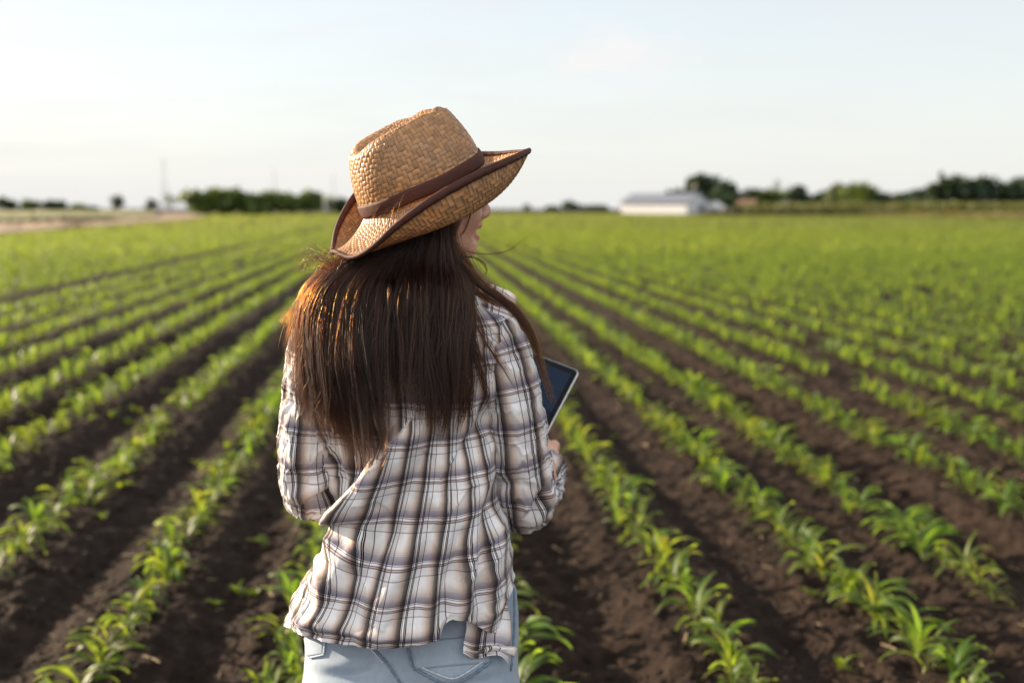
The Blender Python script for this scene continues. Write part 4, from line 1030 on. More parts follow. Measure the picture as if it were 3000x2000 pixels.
# sleeves: (picture x-left, x-right, y, depth) rows down the upper arm, then round the elbow and forward to the rolled cuff
def sleeve(path, rad_w, rad_d, spec, name, u0, v0, seed, squash=None):
    n, k = 330, 220
    c = catmull(path, n); rw = np.interp(np.linspace(0, 1, n), np.linspace(0, 1, len(rad_w)), rad_w); rd = np.interp(np.linspace(0, 1, n), np.linspace(0, 1, len(rad_d)), rad_d)
    k5 = np.ones(25) / 25
    rw = np.convolve(np.pad(rw, 12, 'edge'), k5, 'valid'); rd = np.convolve(np.pad(rd, 12, 'edge'), k5, 'valid')
    T_ = np.gradient(c, axis=0); T_ /= np.linalg.norm(T_, axis=1)[:, None]
    e1 = np.zeros((n, 3)); ref = np.array([1.0, 0, 0])
    for i in range(n):
        a = ref - T_[i] * (ref @ T_[i]); a /= np.linalg.norm(a); e1[i] = a; ref = a
    e2 = np.cross(T_, e1)
    an = np.linspace(0, 2 * PI, k, endpoint=False)
    O = e1[:, None] * np.cos(an)[None, :, None] * rw[:, None, None] + e2[:, None] * np.sin(an)[None, :, None] * rd[:, None, None]
    P_ = c[:, None] + O; nn = O / np.linalg.norm(O, axis=-1, keepdims=True)
    sl = np.concatenate([[0], np.cumsum(np.linalg.norm(np.diff(c, axis=0), axis=1))])
    S = np.broadcast_to(sl[:, None], (n, k)); A = np.broadcast_to(an[None], (n, k))
    h = folds(P_, nn, spec).reshape(n, k) * smoothstep(.2, -.3, nn[..., 1]) if spec else 0
    t = S / sl[-1]
    wr = .004 * (fbm(A * 1.6 + S * 14 + seed, S * 22 + A * .8, 3) - .5) * 2 + .006 * np.sin(S * 95 + 2.2 * np.sin(A + seed)) * smoothstep(.45, .75, t) * (.4 + .6 * np.cos(A * .5 + seed) ** 2)
    h = h + .0045 * (1 - np.abs(2 * fbm(A * 1.9 + S * 9 + seed, S * 26 - A * 1.1, 3) - 1)) ** 5 + wr * smoothstep(0, .12, t) + .006 * (fbm(P_[..., 0] * 19 + seed, P_[..., 2] * 13, 2) - .5)
    # rolled cuff: a thicker band at the end
    h = h + .006 * smoothstep(.90, .915, t) - .004 * np.exp(-((t - .90) / .008) ** 2)
    P_ = P_ + nn * np.asarray(h)[..., None]
    uv = np.stack([A * .052 + u0, S + v0], -1)
    P_ = np.concatenate([P_, P_[:, :1]], 1); uv = np.concatenate([uv, uv[:, :1] + np.array([2 * PI * .052, 0])], 1)
    o = wsub(shirt, name, P_.reshape(-1, 3), grid_faces(n, k + 1), m_plaid, uv=uv.reshape(-1, 2)); return solidify(o, .0011)
mid = lambda a, b, y, Y: at((a + b) / 2, y, Y)
Lp = [at(742, 752, 1.545), mid(664, 800, 800, 1.545), mid(652, 792, 880, 1.545), mid(645, 784, 960, 1.545), mid(642, 780, 1040, 1.55), mid(646, 782, 1098, 1.565), at(722, 1128, 1.605), at(742, 1120, 1.665), at(775, 1098, 1.73), at(800, 1084, 1.765)]
LF = [([(690, 1000), (672, 1060), (662, 1120)], .008, 12, 16), ([(655, 905), (668, 925), (700, 940)], -.008, 14, 14), ([(672, 1135), (715, 1118), (765, 1085)], .012, 14, 18), ([(700, 1155), (735, 1140), (776, 1108)], -.012, 10, 10), ([(735, 1168), (760, 1150), (780, 1125)], .008, 10, 10), ([(780, 1060), (768, 1100), (782, 1150)], -.006, 12, 12),
      ([(720, 900), (735, 1000), (745, 1080)], .005, 20, 16)]
sleeve(Lp, [.038, .044, .0445, .0445, .0445, .0445, .044, .044, .044, .045], [.052, .056, .056, .054, .052, .050, .046, .042, .042, .043], LF, 'sleeve', .0145, .020, 1.3)
Rp = [at(1128, 752, 1.55), mid(1088, 1212, 802, 1.545), mid(1098, 1236, 880, 1.54), mid(1104, 1254, 960, 1.54), mid(1108, 1266, 1040, 1.55), mid(1116, 1278, 1110, 1.57), at(1203, 1152, 1.615), at(1214, 1140, 1.68), at(1234, 1106, 1.735), at(1240, 1086, 1.765)]
RF = [([(1105, 1090), (1128, 1108), (1150, 1118), (1200, 1112)], -.009, 12, 12), ([(1110, 1060), (1140, 1078), (1180, 1075)], .006, 14, 14), ([(1262, 1108), (1250, 1135), (1228, 1165), (1200, 1185)], -.012, 9, 9), ([(1272, 1110), (1262, 1145), (1240, 1180), (1215, 1200)], .010, 9, 9), ([(1225, 1135), (1212, 1168), (1190, 1195)], .008, 12, 9),
      ([(1140, 800), (1160, 880), (1185, 980), (1195, 1060)], .006, 26, 18), ([(1190, 742), (1184, 800), (1172, 850)], -.008, 10, 12), ([(1130, 1180), (1150, 1196), (1180, 1202)], -.008, 9, 9), ([(1115, 960), (1118, 1020), (1108, 1080)], -.006, 14, 14)]
sleeve(Rp, [.038, .041, .045, .049, .0515, .0525, .050, .044, .042, .043], [.052, .056, .056, .054, .052, .050, .047, .043, .042, .043], RF, 'sleeve', .004, .0205, 4.1)
# yoke band stitched round the right arm hole, and the collar
cl = []
for j, (r_, dz) in enumerate(((.000, .0), (.004, .020), (.010, .036), (.020, .030), (.031, .012), (.038, -.010))):
    row = []
    for i in range(121):
        a = R(-62 + 304 * i / 120)                                     # opening in front
        bx, by = .056 + r_, .052 + r_
        back_ = max(0, math.sin(a)); row.append((NB[0] - bx * math.cos(a) * (1 + .10 * (1 - back_)), 1.545 - by * math.sin(a) * (1.0 if math.sin(a) > 0 else 1.35) , NB[2] + .008 + dz + .012 * back_ - .045 * max(0, -math.sin(a))))
    cl.append(row)
cl = np.array(cl); cuv = np.stack(np.meshgrid(np.linspace(0, .36, 121), np.linspace(0, .10, 6)), -1)
collar = wsub(shirt, 'collar', cl.reshape(-1, 3), grid_faces(6, 121), m_plaid, uv=cuv.reshape(-1, 2)); solidify(collar, .0016); sb = collar.modifiers.new('sub', 'SUBSURF'); sb.levels = 1; sb.render_levels = 2
# the right collar point stands up beside her neck
tq, sq = np.meshgrid(np.linspace(0, 1, 30), np.linspace(0, 1, 16))
top = catmull([(1070, 640), (1120, 647), (1165, 664), (1186, 680)], 30)[:, :2] if False else None
tp_ = np.stack([np.interp(np.linspace(0, 1, 30), [0, .4, .8, 1], [1062, 1115, 1168, 1187]), np.interp(np.linspace(0, 1, 30), [0, .4, .8, 1], [640, 648, 668, 682])], -1)
bt_ = np.stack([np.linspace(1062, 1178, 30), np.linspace(694, 738, 30)], -1)
pp = tp_[None] * (1 - sq[..., None]) + bt_[None] * sq[..., None]; dd = 1.635 - .055 * sq + .012 * np.sin(sq * PI) + .012 * tq
pt = np.array([at(a, b, c) for (a, b), c in zip(pp.reshape(-1, 2), dd.ravel())])
cp = wsub(shirt, 'collar_point', pt, grid_faces(16, 30), m_plaid, uv=np.stack([tq * .085 + .012, sq * .05 + .022], -1).reshape(-1, 2)); solidify(cp, .002)

# ------------------------------------------------------------------ jeans, shoes
jf = Field((-0.40, 1.34, .05), (0.10, 1.80, 1.02), .005)
hx0, hz0 = hipc[0], hipc[2]
wl = at(942, 1230, YP)
jl = at(704, 1490, YP)[0]; jr = at(1188, 1400, YP)[0]; jc = (jl + jr) / 2; jw = (jr - jl) / 2
zt = at(1176, 1265, YP)[2]
jf.ell((jc, 1.56, zt - .10), (jw * .985, .105, .17), k=.05)
jf.cone((jc, 1.555, zt - .03), (jc, 1.555, zt + .06), .095, .085, .05)
for s_ in (-1, 1):
    jf.ell((jc + s_ * .070, 1.485, hz0 - .055), (.086, .072, .090), k=.035)
    jf.ell((jc + s_ * .105, 1.555, hz0 - .055), (.062, .085, .14), k=.05)
    jf.chain([(jc + s_ * .085, 1.545, hz0 - .09), (jc + s_ * .092, 1.545, .42), (jc + s_ * .098, 1.555, .25), (jc + s_ * .098, 1.565, .085)], [.083, .062, .060, .058], .035)
jf.cone((jc + .004, 1.400, hz0 - .16), (jc - .008, 1.418, hz0 + .02), .010, .006, .020, '-')
jv, jfc = jf.mesh()
q = topx(jv)
crease = folds(jv, None, [([(715, 1545), (790, 1552), (850, 1540), (880, 1510)], -.011, 14, 16), ([(720, 1520), (790, 1530), (850, 1512)], .004, 16, 16), ([(930, 1568), (1000, 1580), (1100, 1570), (1170, 1545)], -.010, 16, 16), ([(1176, 1290), (1185, 1330), (1180, 1370)], .003, 10, 10), ([(890, 1500), (905, 1530), (925, 1560)], -.006, 9, 9)])
jn = np.zeros_like(jv); fn = np.cross(jv[jfc[:, 1]] - jv[jfc[:, 0]], jv[jfc[:, 2]] - jv[jfc[:, 0]])
for k in range(4): np.add.at(jn, jfc[:, k], fn)
jn /= np.linalg.norm(jn, axis=1)[:, None] + 1e-12
wr_ = .006 * (fbm(jv[:, 0] * 20 + jv[:, 2] * 8, jv[:, 2] * 30, 3) - .5) * smoothstep(.62, .3, jv[:, 2]) + .003 * (fbm(jv[:, 0] * 40, jv[:, 2] * 40 + jv[:, 1] * 20, 2) - .5)
jv = jv + jn * (crease + wr_)[:, None]
m_den, nt = mat('light_denim'); tc = N(nt, 'ShaderNodeTexCoord')
n1 = noise(nt, tc.outputs['Object'], 9, 5, .6); n2 = noise(nt, mapping(nt, tc.outputs['Object'], (1, 1, .35)), 160, 3, .7)
tw = N(nt, 'ShaderNodeTexWave'); tw.inputs['Scale'].default_value = 190; tw.bands_direction = 'DIAGONAL'; L(nt, tc.outputs['Object'], tw.inputs[0])
c = ramp(nt, mth(nt, 'ADD', mth(nt, 'MULTIPLY', n1, .75), mth(nt, 'MULTIPLY', n2, .25)), [(.30, (.15, .205, .275)), (.55, (.235, .29, .355)), (.75, (.335, .385, .44))])
c = mixc(nt, mth(nt, 'MULTIPLY', tw.outputs['Fac'], .22), c, (.42, .45, .49))
p = pbsdf(nt, c, .85, Specular_IOR_Level=.15, Sheen_Weight=.2)
L(nt, bump(nt, mth(nt, 'ADD', n2, tw.outputs['Fac']), .25, .002), p.inputs['Normal']); finish(nt, p.outputs[0])
m_seam = simple('worn_denim_seam', (.125, .17, .23), .9, .75, 150)
m_seamp = simple('pale_denim_edge', (.44, .49, .54), .9, .25, 120)
jeans = wpart('jeans', jv, jfc, m_den); smj = jeans.modifiers.new('smooth', 'SMOOTH'); smj.factor = .5; smj.iterations = 3
bvh = BVHTree.FromPolygons([tuple(x) for x in jv], [tuple(map(int, f)) for f in jfc])
O_ = Vector((0, 0, CAM_H))
def on_jeans(px_, py_, off):
    d = Vector(at(px_, py_, YP)) - O_; d.normalize(); hit = bvh.ray_cast(O_, d)
    if hit[0] is None:
        hit = bvh.find_nearest(Vector(at(px_, py_, YP - .1)))
    nrm_ = Vector(hit[1]); nrm_ = nrm_ if nrm_.dot(d) < 0 else -nrm_
    return np.array(hit[0] + nrm_ * off)
def patch(name, poly4, off, m, n=26, parent=None):
    """A sewn-on patch lying on the jeans: bilinear quad of picture points laid onto the cloth, edges tucked down."""
    a, b, c_, d = [np.array(p, float) for p in poly4]; V = []
    for i in range(n):
        for j in range(n):
            s, t = i / (n - 1), j / (n - 1); q = a * (1 - s) * (1 - t) + b * s * (1 - t) + c_ * s * t + d * (1 - s) * t
            e = min(s, t, 1 - s, 1 - t); V.append(on_jeans(q[0], q[1], off * min(1, e * 14) + .0008 if e > 0 else -.001))
    return wsub(parent or jeans, name, V, grid_faces(n, n), m)
def seam(name, pts, r, m, off=.001, n=40):
    c = catmull([(*p, 0) for p in pts], n)[:, :2]; path = np.array([on_jeans(x, y, off) for x, y in c]); k = np.ones(5) / 5
    for ax in range(3): path[2:-2, ax] = np.convolve(path[:, ax], k, 'valid')
    rr = r * (1 + .35 * np.sin(np.arange(n) * 1.9)); v, f = tube(path, rr, 6); return wsub(jeans, name, v, f, m)
m_pock = m_den
patch('back_pocket', [(936, 1472), (1130, 1455), (1128, 1522), (950, 1538)], .0042, m_den, 44)
patch('back_pocket', [(700, 1462), (750, 1466), (748, 1505), (706, 1508)], .0040, m_den, 20)
seam('pocket_seam', [(936, 1474), (940, 1500), (950, 1532)], .0016, m_seam, .0030); seam('pocket_seam', [(952, 1534), (985, 1552), (1030, 1568), (1070, 1556), (1126, 1520)], .0022, m_seam, .0026)
seam('pocket_seam', [(960, 1526), (990, 1541), (1034, 1556), (1068, 1545), (1118, 1512)], .0012, m_seamp, .0030)
seam('pocket_seam', [(748, 1466), (748, 1486), (746, 1503)], .0014, m_seamp, .003); seam('pocket_seam', [(746, 1504), (728, 1508), (714, 1510)], .0014, m_seamp, .003)
seam('center_seam', [(850, 1478), (866, 1496), (884, 1516), (905, 1548), (925, 1575)], .0020, m_seam, .0012); seam('center_seam', [(843, 1480), (860, 1500), (880, 1522)], .0012, m_seamp, .0012)
seam('side_seam', [(1172, 1275), (1178, 1330), (1180, 1400), (1178, 1470), (1172, 1540)], .0022, m_seam, .001); seam('belt_loop', [(1166, 1262), (1168, 1285), (1166, 1310)], .0035, m_seamp, .003, 16)
m_rivet = simple('copper_rivet', (.45, .30, .18), .35, .1, Metallic=1.0)
v, f = sphere(on_jeans(1170, 1318, .002), .0038, 12, 8); wsub(jeans, 'rivet', v, f, m_rivet)
# front tail hanging lower on her right side, seen past the arched side seam
nr, nc = 50, 50
tq, sq = np.meshgrid(np.linspace(0, 1, nc), np.linspace(0, 1, nr))
xq_ = 1063 + (1158 - 1063) * tq + 4 * np.sin(sq * 5); yq = 1385 + sq * (1508 + 12 * tq + 6 * np.sin(tq * 7) - 1385)
lift = .005 + .010 * sq + .006 * np.sin(tq * 8 + sq * 2) * sq
def smooth_grid(P_, n=3):
    for _ in range(n):
        q = np.pad(P_, ((1, 1), (1, 1), (0, 0)), 'edge'); P_ = (q[1:-1, 1:-1] * 4 + q[:-2, 1:-1] + q[2:, 1:-1] + q[1:-1, :-2] + q[1:-1, 2:]) / 8
    return P_
def on_j(a, b, o): return on_jeans(a, b, o)
pt = np.array([on_j(a, b, o) for a, b, o in zip(xq_.ravel(), yq.ravel(), lift.ravel())]).reshape(nr, nc, 3)
tail = wsub(shirt, 'shirt_tail', smooth_grid(pt).reshape(-1, 3), grid_faces(nr, nc), m_plaid, uv=np.stack([tq * .062 + .03, sq * .08], -1).reshape(-1, 2)); solidify(tail, .001)
tq, sq = np.meshgrid(np.linspace(0, 1, 40), np.linspace(0, 1, 14))
xq_ = 1065 + 90 * tq; yq = 1506 + 2 * tq - 27 * tq * sq - 3 + 5 * np.sin(tq * 7)
pt = np.array([on_j(a, b, .019 + .006 * math.sin(PI * c) + .004 * t) for a, b, c, t in zip(xq_.ravel(), yq.ravel(), sq.ravel(), tq.ravel())]).reshape(14, 40, 3)
lip = wsub(shirt, 'turned_hem', smooth_grid(pt, 1).reshape(-1, 3), grid_faces(14, 40), m_plaid, uv=np.stack([tq * .062 + .03, sq * .03 + .021], -1).reshape(-1, 2)); solidify(lip, .001)
m_shoe = simple('white_canvas', (.62, .60, .57), .8, .08); m_sole = simple('rubber_sole', (.50, .48, .45), .7, .08)
for s_ in (-1, 1):
    fx = hipc[0] + s_ * .098; sf = Field((fx - .09, 1.45, 0), (fx + .09, 1.80, .17), .005)
    sf.chain([(fx, 1.535, .052), (fx + s_ * .008, 1.62, .050), (fx + s_ * .015, 1.705, .040)], [.041, .042, .038], .02); sf.cone((fx, 1.56, .06), (fx, 1.565, .125), .044, .046, .02)
    v, f = sf.mesh(); v[:, 2] = np.maximum(v[:, 2], .020); sh = wpart('shoe', v, f, m_shoe)
    th_ = np.linspace(0, 2 * PI, 40, endpoint=False); ring = np.stack([fx + s_ * .008 + .049 * np.sin(th_), 1.615 + .135 * np.cos(th_)], -1)
    v = np.concatenate([np.c_[ring, np.full(40, -.012)], np.c_[ring, np.full(40, .026)]]); f = [(i, (i + 1) % 40, 40 + (i + 1) % 40, 40 + i) for i in range(40)] + [tuple(range(40))[::-1], tuple(range(40, 80))]
    wsub(sh, 'sole', v, f, m_sole)
# ------------------------------------------------------------------ long brown hair, strand by strand
gr = np.random.RandomState(11)
STR = []; RAD = []                                     # strands (points) and their radii
NP = 22
# depth of whatever the hair lies on, sampled on a picture grid from the shirt, sleeves, collar and head
def world_mesh(o):
    me = o.data; n = len(me.vertices); c = np.empty(n * 3, np.float32); me.vertices.foreach_get('co', c); return c.reshape(-1, 3) + WM
bvs = []
for o in [shirt] + [c for c in shirt.children if c.name.startswith(('sleeve', 'collar'))]:
    vv = world_mesh(o); bvs.append(BVHTree.FromPolygons([tuple(map(float, x)) for x in vv], [tuple(q.vertices) for q in o.data.polygons]))
GX = np.arange(560, 1400, 8.0); GY = np.arange(400, 1160, 8.0); DM = np.full((len(GY), len(GX)), np.nan)
for i, y_ in enumerate(GY):
    for j, x_ in enumerate(GX):
        d = Vector(at(x_, y_, YP)) - O_; d.normalize(); best = None
        for bv_ in bvs:
            h_ = bv_.ray_cast(O_, d)
            if h_[0] is not None and (best is None or h_[0].y < best): best = h_[0].y
        hx_ = (x_ - 965) / 1475 / .088; hy_ = (446 - y_) / 1475 / .11
        if hx_ * hx_ + hy_ * hy_ < 1:
            yy_ = YP - .088 * math.sqrt(1 - min(1, hx_ * hx_ + hy_ * hy_)); best = yy_ if best is None else min(best, yy_)
        if best is not None and 1.36 < best < 1.60: DM[i, j] = best
fill = np.where(np.isnan(DM), 1.50, DM); nanm = np.isnan(DM)
for _ in range(60):                                     # bridge the neck and run softly out past the outline
    q = np.pad(fill, 1, 'edge'); av = (q[:-2, 1:-1] + q[2:, 1:-1] + q[1:-1, :-2] + q[1:-1, 2:]) / 4
    fill = np.where(nanm, av, np.minimum(fill, .5 * fill + .5 * av))
raw = fill.copy()
for _ in range(40):
    q = np.pad(fill, 1, 'edge'); fill = (q[:-2, 1:-1] + q[2:, 1:-1] + q[1:-1, :-2] + q[1:-1, 2:]) / 4; fill = np.minimum(fill, raw + .004)
def back_y(px_, py_):
    fx = np.clip((px_ - GX[0]) / 8, 0, len(GX) - 1.001); fy = np.clip((py_ - GY[0]) / 8, 0, len(GY) - 1.001); i = fy.astype(int); j = fx.astype(int); a = fx - j; b = fy - i
    d = (fill[i, j] * (1 - a) + fill[i, j + 1] * a) * (1 - b) + (fill[i + 1, j] * (1 - a) + fill[i + 1, j + 1] * a) * b
    w_ = smoothstep(596, 680, py_); return np.maximum(d, 1.488) * (1 - w_) + d * w_
def lock(ctrl, n, r0, r1, depth=.014, spread_d=.012, rad=.00026, tip=.55, wave=1.5, jit=.10, clump=.0, dfix=None):
    """n strands about a centre line of picture points; r0, r1: half width at root and tip (picture px)."""
    C = catmull([(*p, 0) for p in ctrl], NP)[:, :2]; t = np.linspace(0, 1, NP)
    for i in range(n):
        o = gr.normal(0, 1); o2 = gr.normal(0, 1)
        end = 1 - abs(gr.normal(0, jit)); end = max(.35, min(1.06, end)); ti = np.clip(t * end, 0, 1)
        P2 = np.stack([np.interp(ti, t, C[:, 0]), np.interp(ti, t, C[:, 1])], -1)
        w_ = r0 + (r1 - r0) * t; w_ = w_ * (1 - clump * t ** 2)
        ph = gr.uniform(0, 6.28, 3); am = wave * np.array([2.6, 1.3, .7]) * gr.uniform(.3, 1, 3)
        wob = (am[0] * np.sin(ph[0] + 3.3 * t) + am[1] * np.sin(ph[1] + 8 * t) + am[2] * np.sin(ph[2] + 17 * t)) * t
        X = P2[:, 0] + o * w_ + wob; Yp = P2[:, 1] + o2 * w_ * .35 + (gr.normal(0, 3) * t)
        dep = (back_y(X, Yp) if dfix is None else np.interp(t, np.linspace(0, 1, len(dfix)), dfix)) - depth * (.25 + .75 * smoothstep(590, 670, Yp)) - np.abs(gr.normal(0, spread_d)) * np.sin(PI * np.clip(t * .85 + .15, 0, 1)) + .002 * np.sin(ph[1] + 6 * t)
        dp = np.pad(dep, 3, 'edge'); dep = np.convolve(dp, np.ones(7) / 7, 'valid')
        k = dep / (math.cos(THETA) + (784 - Yp) / 2286.7 * math.sin(THETA))
        x = (X - 1176) / 2286.7 * k; z = CAM_H + (-math.sin(THETA) + (784 - Yp) / 2286.7 * math.cos(THETA)) * k
        STR.append(np.stack([x, dep, z], -1)); r_ = rad * gr.uniform(.7, 1.25) * (1 - (1 - tip * .4) * smoothstep(.55, 1.0, t)); RAD.append(r_)
# outline of the hair mass, read across (q = 0 her left edge, 1 her right) at several heights
QY = [(480, 930, 1030), (520, 905, 1032), (560, 868, 1036), (590, 806, 1052), (612, 755, 1066), (640, 716, 1080), (700, 692, 1090), (760, 682, 1086), (830, 682, 1082), (900, 694, 1082), (960, 712, 1080), (1045, 728, 1074)]
QY = np.array(QY, float)
BQ = np.array([0, .05, .10, .18, .27, .36, .42, .455, .50, .56, .62, .68, .74, .80, .86, .92, .97, 1.0])
BY = np.array([945, 1005, 1034, 1054, 1080, 1104, 1090, 1000, 955, 930, 975, 1000, 1012, 1014, 1004, 975, 945, 925.])
def xq(q, y): return np.interp(y, QY[:, 0], QY[:, 1]) * (1 - q) + np.interp(y, QY[:, 0], QY[:, 2]) * q
def dens(q): return 1 - .74 * math.exp(-((q - .505) / .075) ** 2) - .25 * (q > .6)
NL = 330
for i in range(NL):
    q = (i + gr.uniform(-.5, .5)) / NL; q = min(max(q, .0), 1.0)
    lay = gr.uniform(0, 1)
    if gr.rand() > dens(q): continue
    yb = np.interp(q, BQ, BY) - (abs(gr.normal(0, 20)) if gr.rand() < .72 else gr.uniform(20, 200))
    ys = np.array([gr.uniform(500, 560), 600, 660, 740, 820, 900, 2000.]); ys = np.append(ys[ys < yb - 35], yb)
    q0 = min(1, max(0, q + gr.normal(0, .012))); dq = gr.normal(0, .036); sw = gr.normal(0, .016); sp_ = gr.uniform(0, 6.28); sf_ = gr.uniform(.7, 1.8)
    ctrl = [(xq(np.clip(q0 + dq * k / len(ys) + sw * math.sin(sp_ + sf_ * k) * min(1, k / 2), -.015, 1.005), y), y) for k, y in enumerate(ys)]
    # ends of the left part blow outwards to the left and right as in the wind
    if q < .22: ctrl[-1] = (ctrl[-1][0] - gr.uniform(-6, 16), ctrl[-1][1])
    near_edge = q < .1
    lock(ctrl, int(26 * (1.25 if q < .42 else 1.0)), gr.uniform(5, 9), gr.uniform(4, 9), depth=.006 + .034 * lay * (1.0 if q < .45 or q > .6 else .55), spread_d=.009, jit=.065 + .04 * (q < .25) + .07 * (q > .46), clump=gr.uniform(.35, .9))
# looser locks crossing the others
for i in range(64):
    qa = gr.uniform(.03, .95); qb = min(1.01, max(-.03, qa + gr.normal(-.03, .11))); ye = np.interp(qb, BQ, BY) - gr.uniform(-8, 150)
    ys = [gr.uniform(575, 640), 690, 780, ye - 60, ye] if ye > 880 else [gr.uniform(575, 640), 690, ye]
    n_ = len(ys); lock([(xq(np.clip(qa + (qb - qa) * (k / (n_ - 1)) ** 1.5, -.03, 1.01), y) + gr.normal(0, 5), y) for k, y in enumerate(ys)], gr.randint(7, 22), 5, 4, depth=.030 + .012 * gr.rand(), spread_d=.008, jit=.1, clump=.6, wave=2.2)
# solid under layer close to the head and nape so that no gap shows through below the hat
for i in range(90):
    q = gr.uniform(.02, .985); yb = gr.uniform(640, 820) if abs(q - .5) < .1 else gr.uniform(740, 930)
    ys = [gr.uniform(500, 530), 570, 620, 690, yb]; lock([(xq(q, y) , y) for y in ys], 24, 8, 8, depth=.003, spread_d=.004, jit=.05)
# wind-blown sheaf crossing to the left at shoulder height, and the rim of flyaways
for pts, n in (([(800, 640), (748, 672), (700, 700), (662, 716), (646, 728)], 46), ([(790, 630), (730, 668), (685, 694), (650, 706)], 30), ([(760, 650), (705, 690), (668, 722), (652, 742), (664, 768)], 40),
               ([(735, 640), (688, 700), (664, 770), (660, 830)], 46), ([(715, 690), (678, 760), (668, 840), (676, 890)], 46), ([(705, 760), (680, 850), (690, 930), (706, 975)], 46), ([(700, 800), (700, 900), (724, 985)], 40), ([(720, 820), (716, 920), (738, 1000)], 40)):
    lock(pts, n, 7, 7, depth=.004, spread_d=.012, jit=.16, wave=1.6, rad=.00017)
for i in range(330):
    y0 = gr.uniform(590, 930); x0 = xq(0, y0) + gr.uniform(0, 40); a = gr.uniform(.2, 1.0); ln = gr.uniform(30, 130)
    lock([(x0 + 20, y0 - 35), (x0, y0), (x0 - 16 * a, y0 + ln * .4), (x0 - gr.uniform(-12, 46) * a, y0 + ln)], 1, 2, 6, depth=.004, spread_d=.02, wave=2.8, rad=.00015)
for i in range(130):                                     # fine hairs lifting off the top left
    x0 = gr.uniform(725, 800); y0 = gr.uniform(590, 625)
    lock([(x0 + 25, y0 + 8), (x0, y0 - 6), (x0 - gr.uniform(10, 50), y0 - gr.uniform(-4, 34)), (x0 - gr.uniform(20, 80), y0 + gr.uniform(-30, 70))], 1, 2, 5, depth=.004, spread_d=.02, wave=3.0, rad=.00014)
# the strands that fall over her right shoulder and sleeve
for pts, n, r0, r1, jt in (([(1058, 575), (1085, 625), (1122, 662), (1172, 696), (1216, 752), (1240, 822), (1258, 890), (1274, 935)], 85, 9, 6, .18), ([(1066, 600), (1100, 652), (1150, 690), (1200, 740), (1226, 800), (1244, 866)], 60, 7, 6, .2),
        ([(1070, 620), (1090, 665), (1128, 690), (1168, 714)], 70, 8, 7, .15),
        ([(1062, 640), (1088, 730), (1126, 800), (1164, 856), (1200, 918)], 26, 4, 5, .12), ([(1070, 690), (1086, 780), (1102, 850), (1116, 905), (1128, 962)], 46, 6, 4, .12), ([(1072, 720), (1100, 810), (1150, 880)], 20, 4, 4, .15),
        ([(1066, 660), (1110, 740), (1160, 790), (1200, 830)], 9, 4, 6, .2), ([(1076, 780), (1084, 870), (1080, 930), (1092, 985)], 40, 6, 5, .15), ([(1058, 830), (1064, 930), (1050, 1000)], 50, 8, 6, .12), ([(1030, 850), (1026, 950), (1010, 1024)], 50, 8, 6, .12)):
    lock(pts, n, r0, r1, depth=.010, spread_d=.006, jit=jt, wave=1.3)
for i in range(26):
    y0 = gr.uniform(690, 900); x0 = np.interp(y0, [690, 760, 830, 900], [1170, 1218, 1244, 1262])
    lock([(x0 - 14, y0 - 40), (x0, y0), (x0 + gr.uniform(4, 26), y0 + gr.uniform(30, 60)), (x0 + gr.uniform(0, 60), y0 + gr.uniform(40, 110))], 1, 2, 5, depth=.012, spread_d=.01, wave=2.5, rad=.00012)
# beside the face: hair sweeping back from the temple over the ear, two loose strands across the cheek and out on the wind
FD = [1.505, 1.490, 1.480, 1.475]
for pts, n, r0, r1 in (([(1058, 450), (1044, 490), (1030, 540), (1036, 590)], 120, 7, 6), ([(1072, 450), (1060, 490), (1044, 530), (1036, 560)], 36, 3, 3), ([(1030, 480), (1022, 540), (1034, 590), (1062, 640)], 220, 8, 8), ([(1000, 490), (1004, 560), (1018, 620), (1048, 690)], 260, 13, 12), ([(1028, 540), (1042, 585), (1066, 620), (1086, 660)], 120, 5, 8),
        ([(985, 500), (990, 570), (1000, 640)], 200, 18, 16), ([(1034, 570), (1056, 600), (1076, 620), (1094, 645)], 60, 4, 7)):
    lock(pts, n, r0, r1, depth=.0, spread_d=.006, dfix=FD, jit=.08, rad=.00018)
lock([(1040, 545), (1062, 572), (1092, 582), (1130, 584), (1166, 576), (1196, 556), (1222, 532)], 5, 2, 1.0, dfix=[1.47, 1.47, 1.49, 1.49, 1.49], depth=0, spread_d=.003, wave=.35, jit=.05, rad=.00016)
lock([(1060, 590), (1090, 592), (1112, 606), (1118, 626), (1104, 642)], 12, 3, 2, dfix=[1.47, 1.48, 1.48], depth=0, spread_d=.003, wave=.6, jit=.05, rad=.00016)
lock([(1082, 446), (1080, 490), (1066, 530), (1050, 548)], 10, 2, 1.2, dfix=[1.49, 1.485, 1.475], depth=0, spread_d=.002, wave=.4, jit=.03)
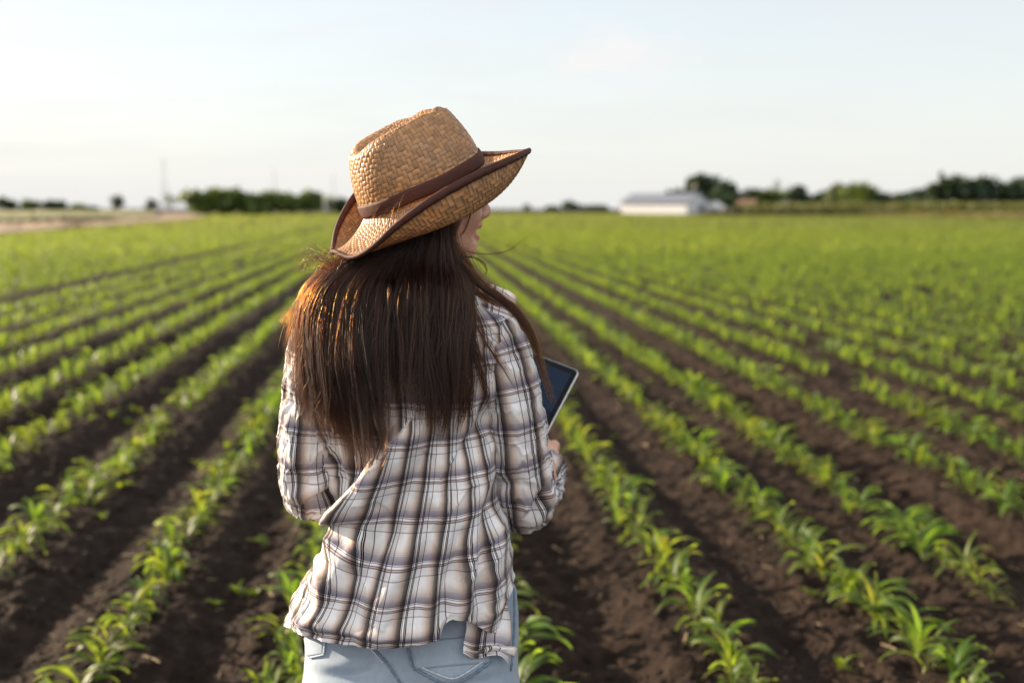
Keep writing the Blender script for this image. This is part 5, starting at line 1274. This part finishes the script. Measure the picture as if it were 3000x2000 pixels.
for i in range(9):
    lock([(gr.uniform(1046, 1060), gr.uniform(520, 575)), (gr.uniform(1062, 1080), gr.uniform(535, 580)), (gr.uniform(1090, 1110), gr.uniform(540, 590)), (gr.uniform(1100, 1160), gr.uniform(545, 620))], 1, 1, 2, dfix=[1.47, 1.478, 1.485], depth=0, spread_d=.003, wave=1.5, rad=.00007)
lock([(1240, 760), (1280, 785), (1320, 792), (1352, 782)], 2, 1, 1, dfix=[1.47, 1.46, 1.46], depth=0, spread_d=.002, wave=.5, rad=.00012)
for i in range(16):                                     # wisps caught on the hat band
    x0 = gr.uniform(850, 920); y0 = 500 - (x0 - 850) * .5 + gr.uniform(-8, 12)
    lock([(x0 - 8, y0 + 26), (x0, y0), (x0 + gr.uniform(20, 50), y0 - gr.uniform(10, 34)), (x0 + gr.uniform(50, 95), y0 - gr.uniform(0, 26))], 1, 1, 3, dfix=[1.425, 1.43, 1.44], depth=0, spread_d=.006, wave=1.5, rad=.00010)
pts = np.concatenate(STR).astype(np.float32) - WM.astype(np.float32)
hc = bpy.data.hair_curves.new('hair'); hc.add_curves([NP] * len(STR))
hc.attributes['position'].data.foreach_set('vector', pts.ravel())
if 'radius' not in hc.attributes: hc.attributes.new('radius', 'FLOAT', 'POINT')
hc.attributes['radius'].data.foreach_set('value', np.concatenate(RAD).astype(np.float32))
hair = bpy.data.objects.new('hair', hc); COL.objects.link(hair); hair.parent = woman
m_hair, nt = mat('brown_hair')
hb = N(nt, 'ShaderNodeBsdfHairPrincipled'); hb.parametrization = 'MELANIN'
hb.inputs['Melanin'].default_value = .81; hb.inputs['Melanin Redness'].default_value = .64; hb.inputs['Roughness'].default_value = .32; hb.inputs['Radial Roughness'].default_value = .45
hb.inputs['Random Color'].default_value = .30; hb.inputs['IOR'].default_value = 1.42; hb.inputs['Random Roughness'].default_value = .2
finish(nt, hb.outputs[0]); hc.materials.append(m_hair)
scene.cycles_curves.shape = 'RIBBONS' if hasattr(scene, 'cycles_curves') else 'RIBBONS'
print('strands', len(STR))
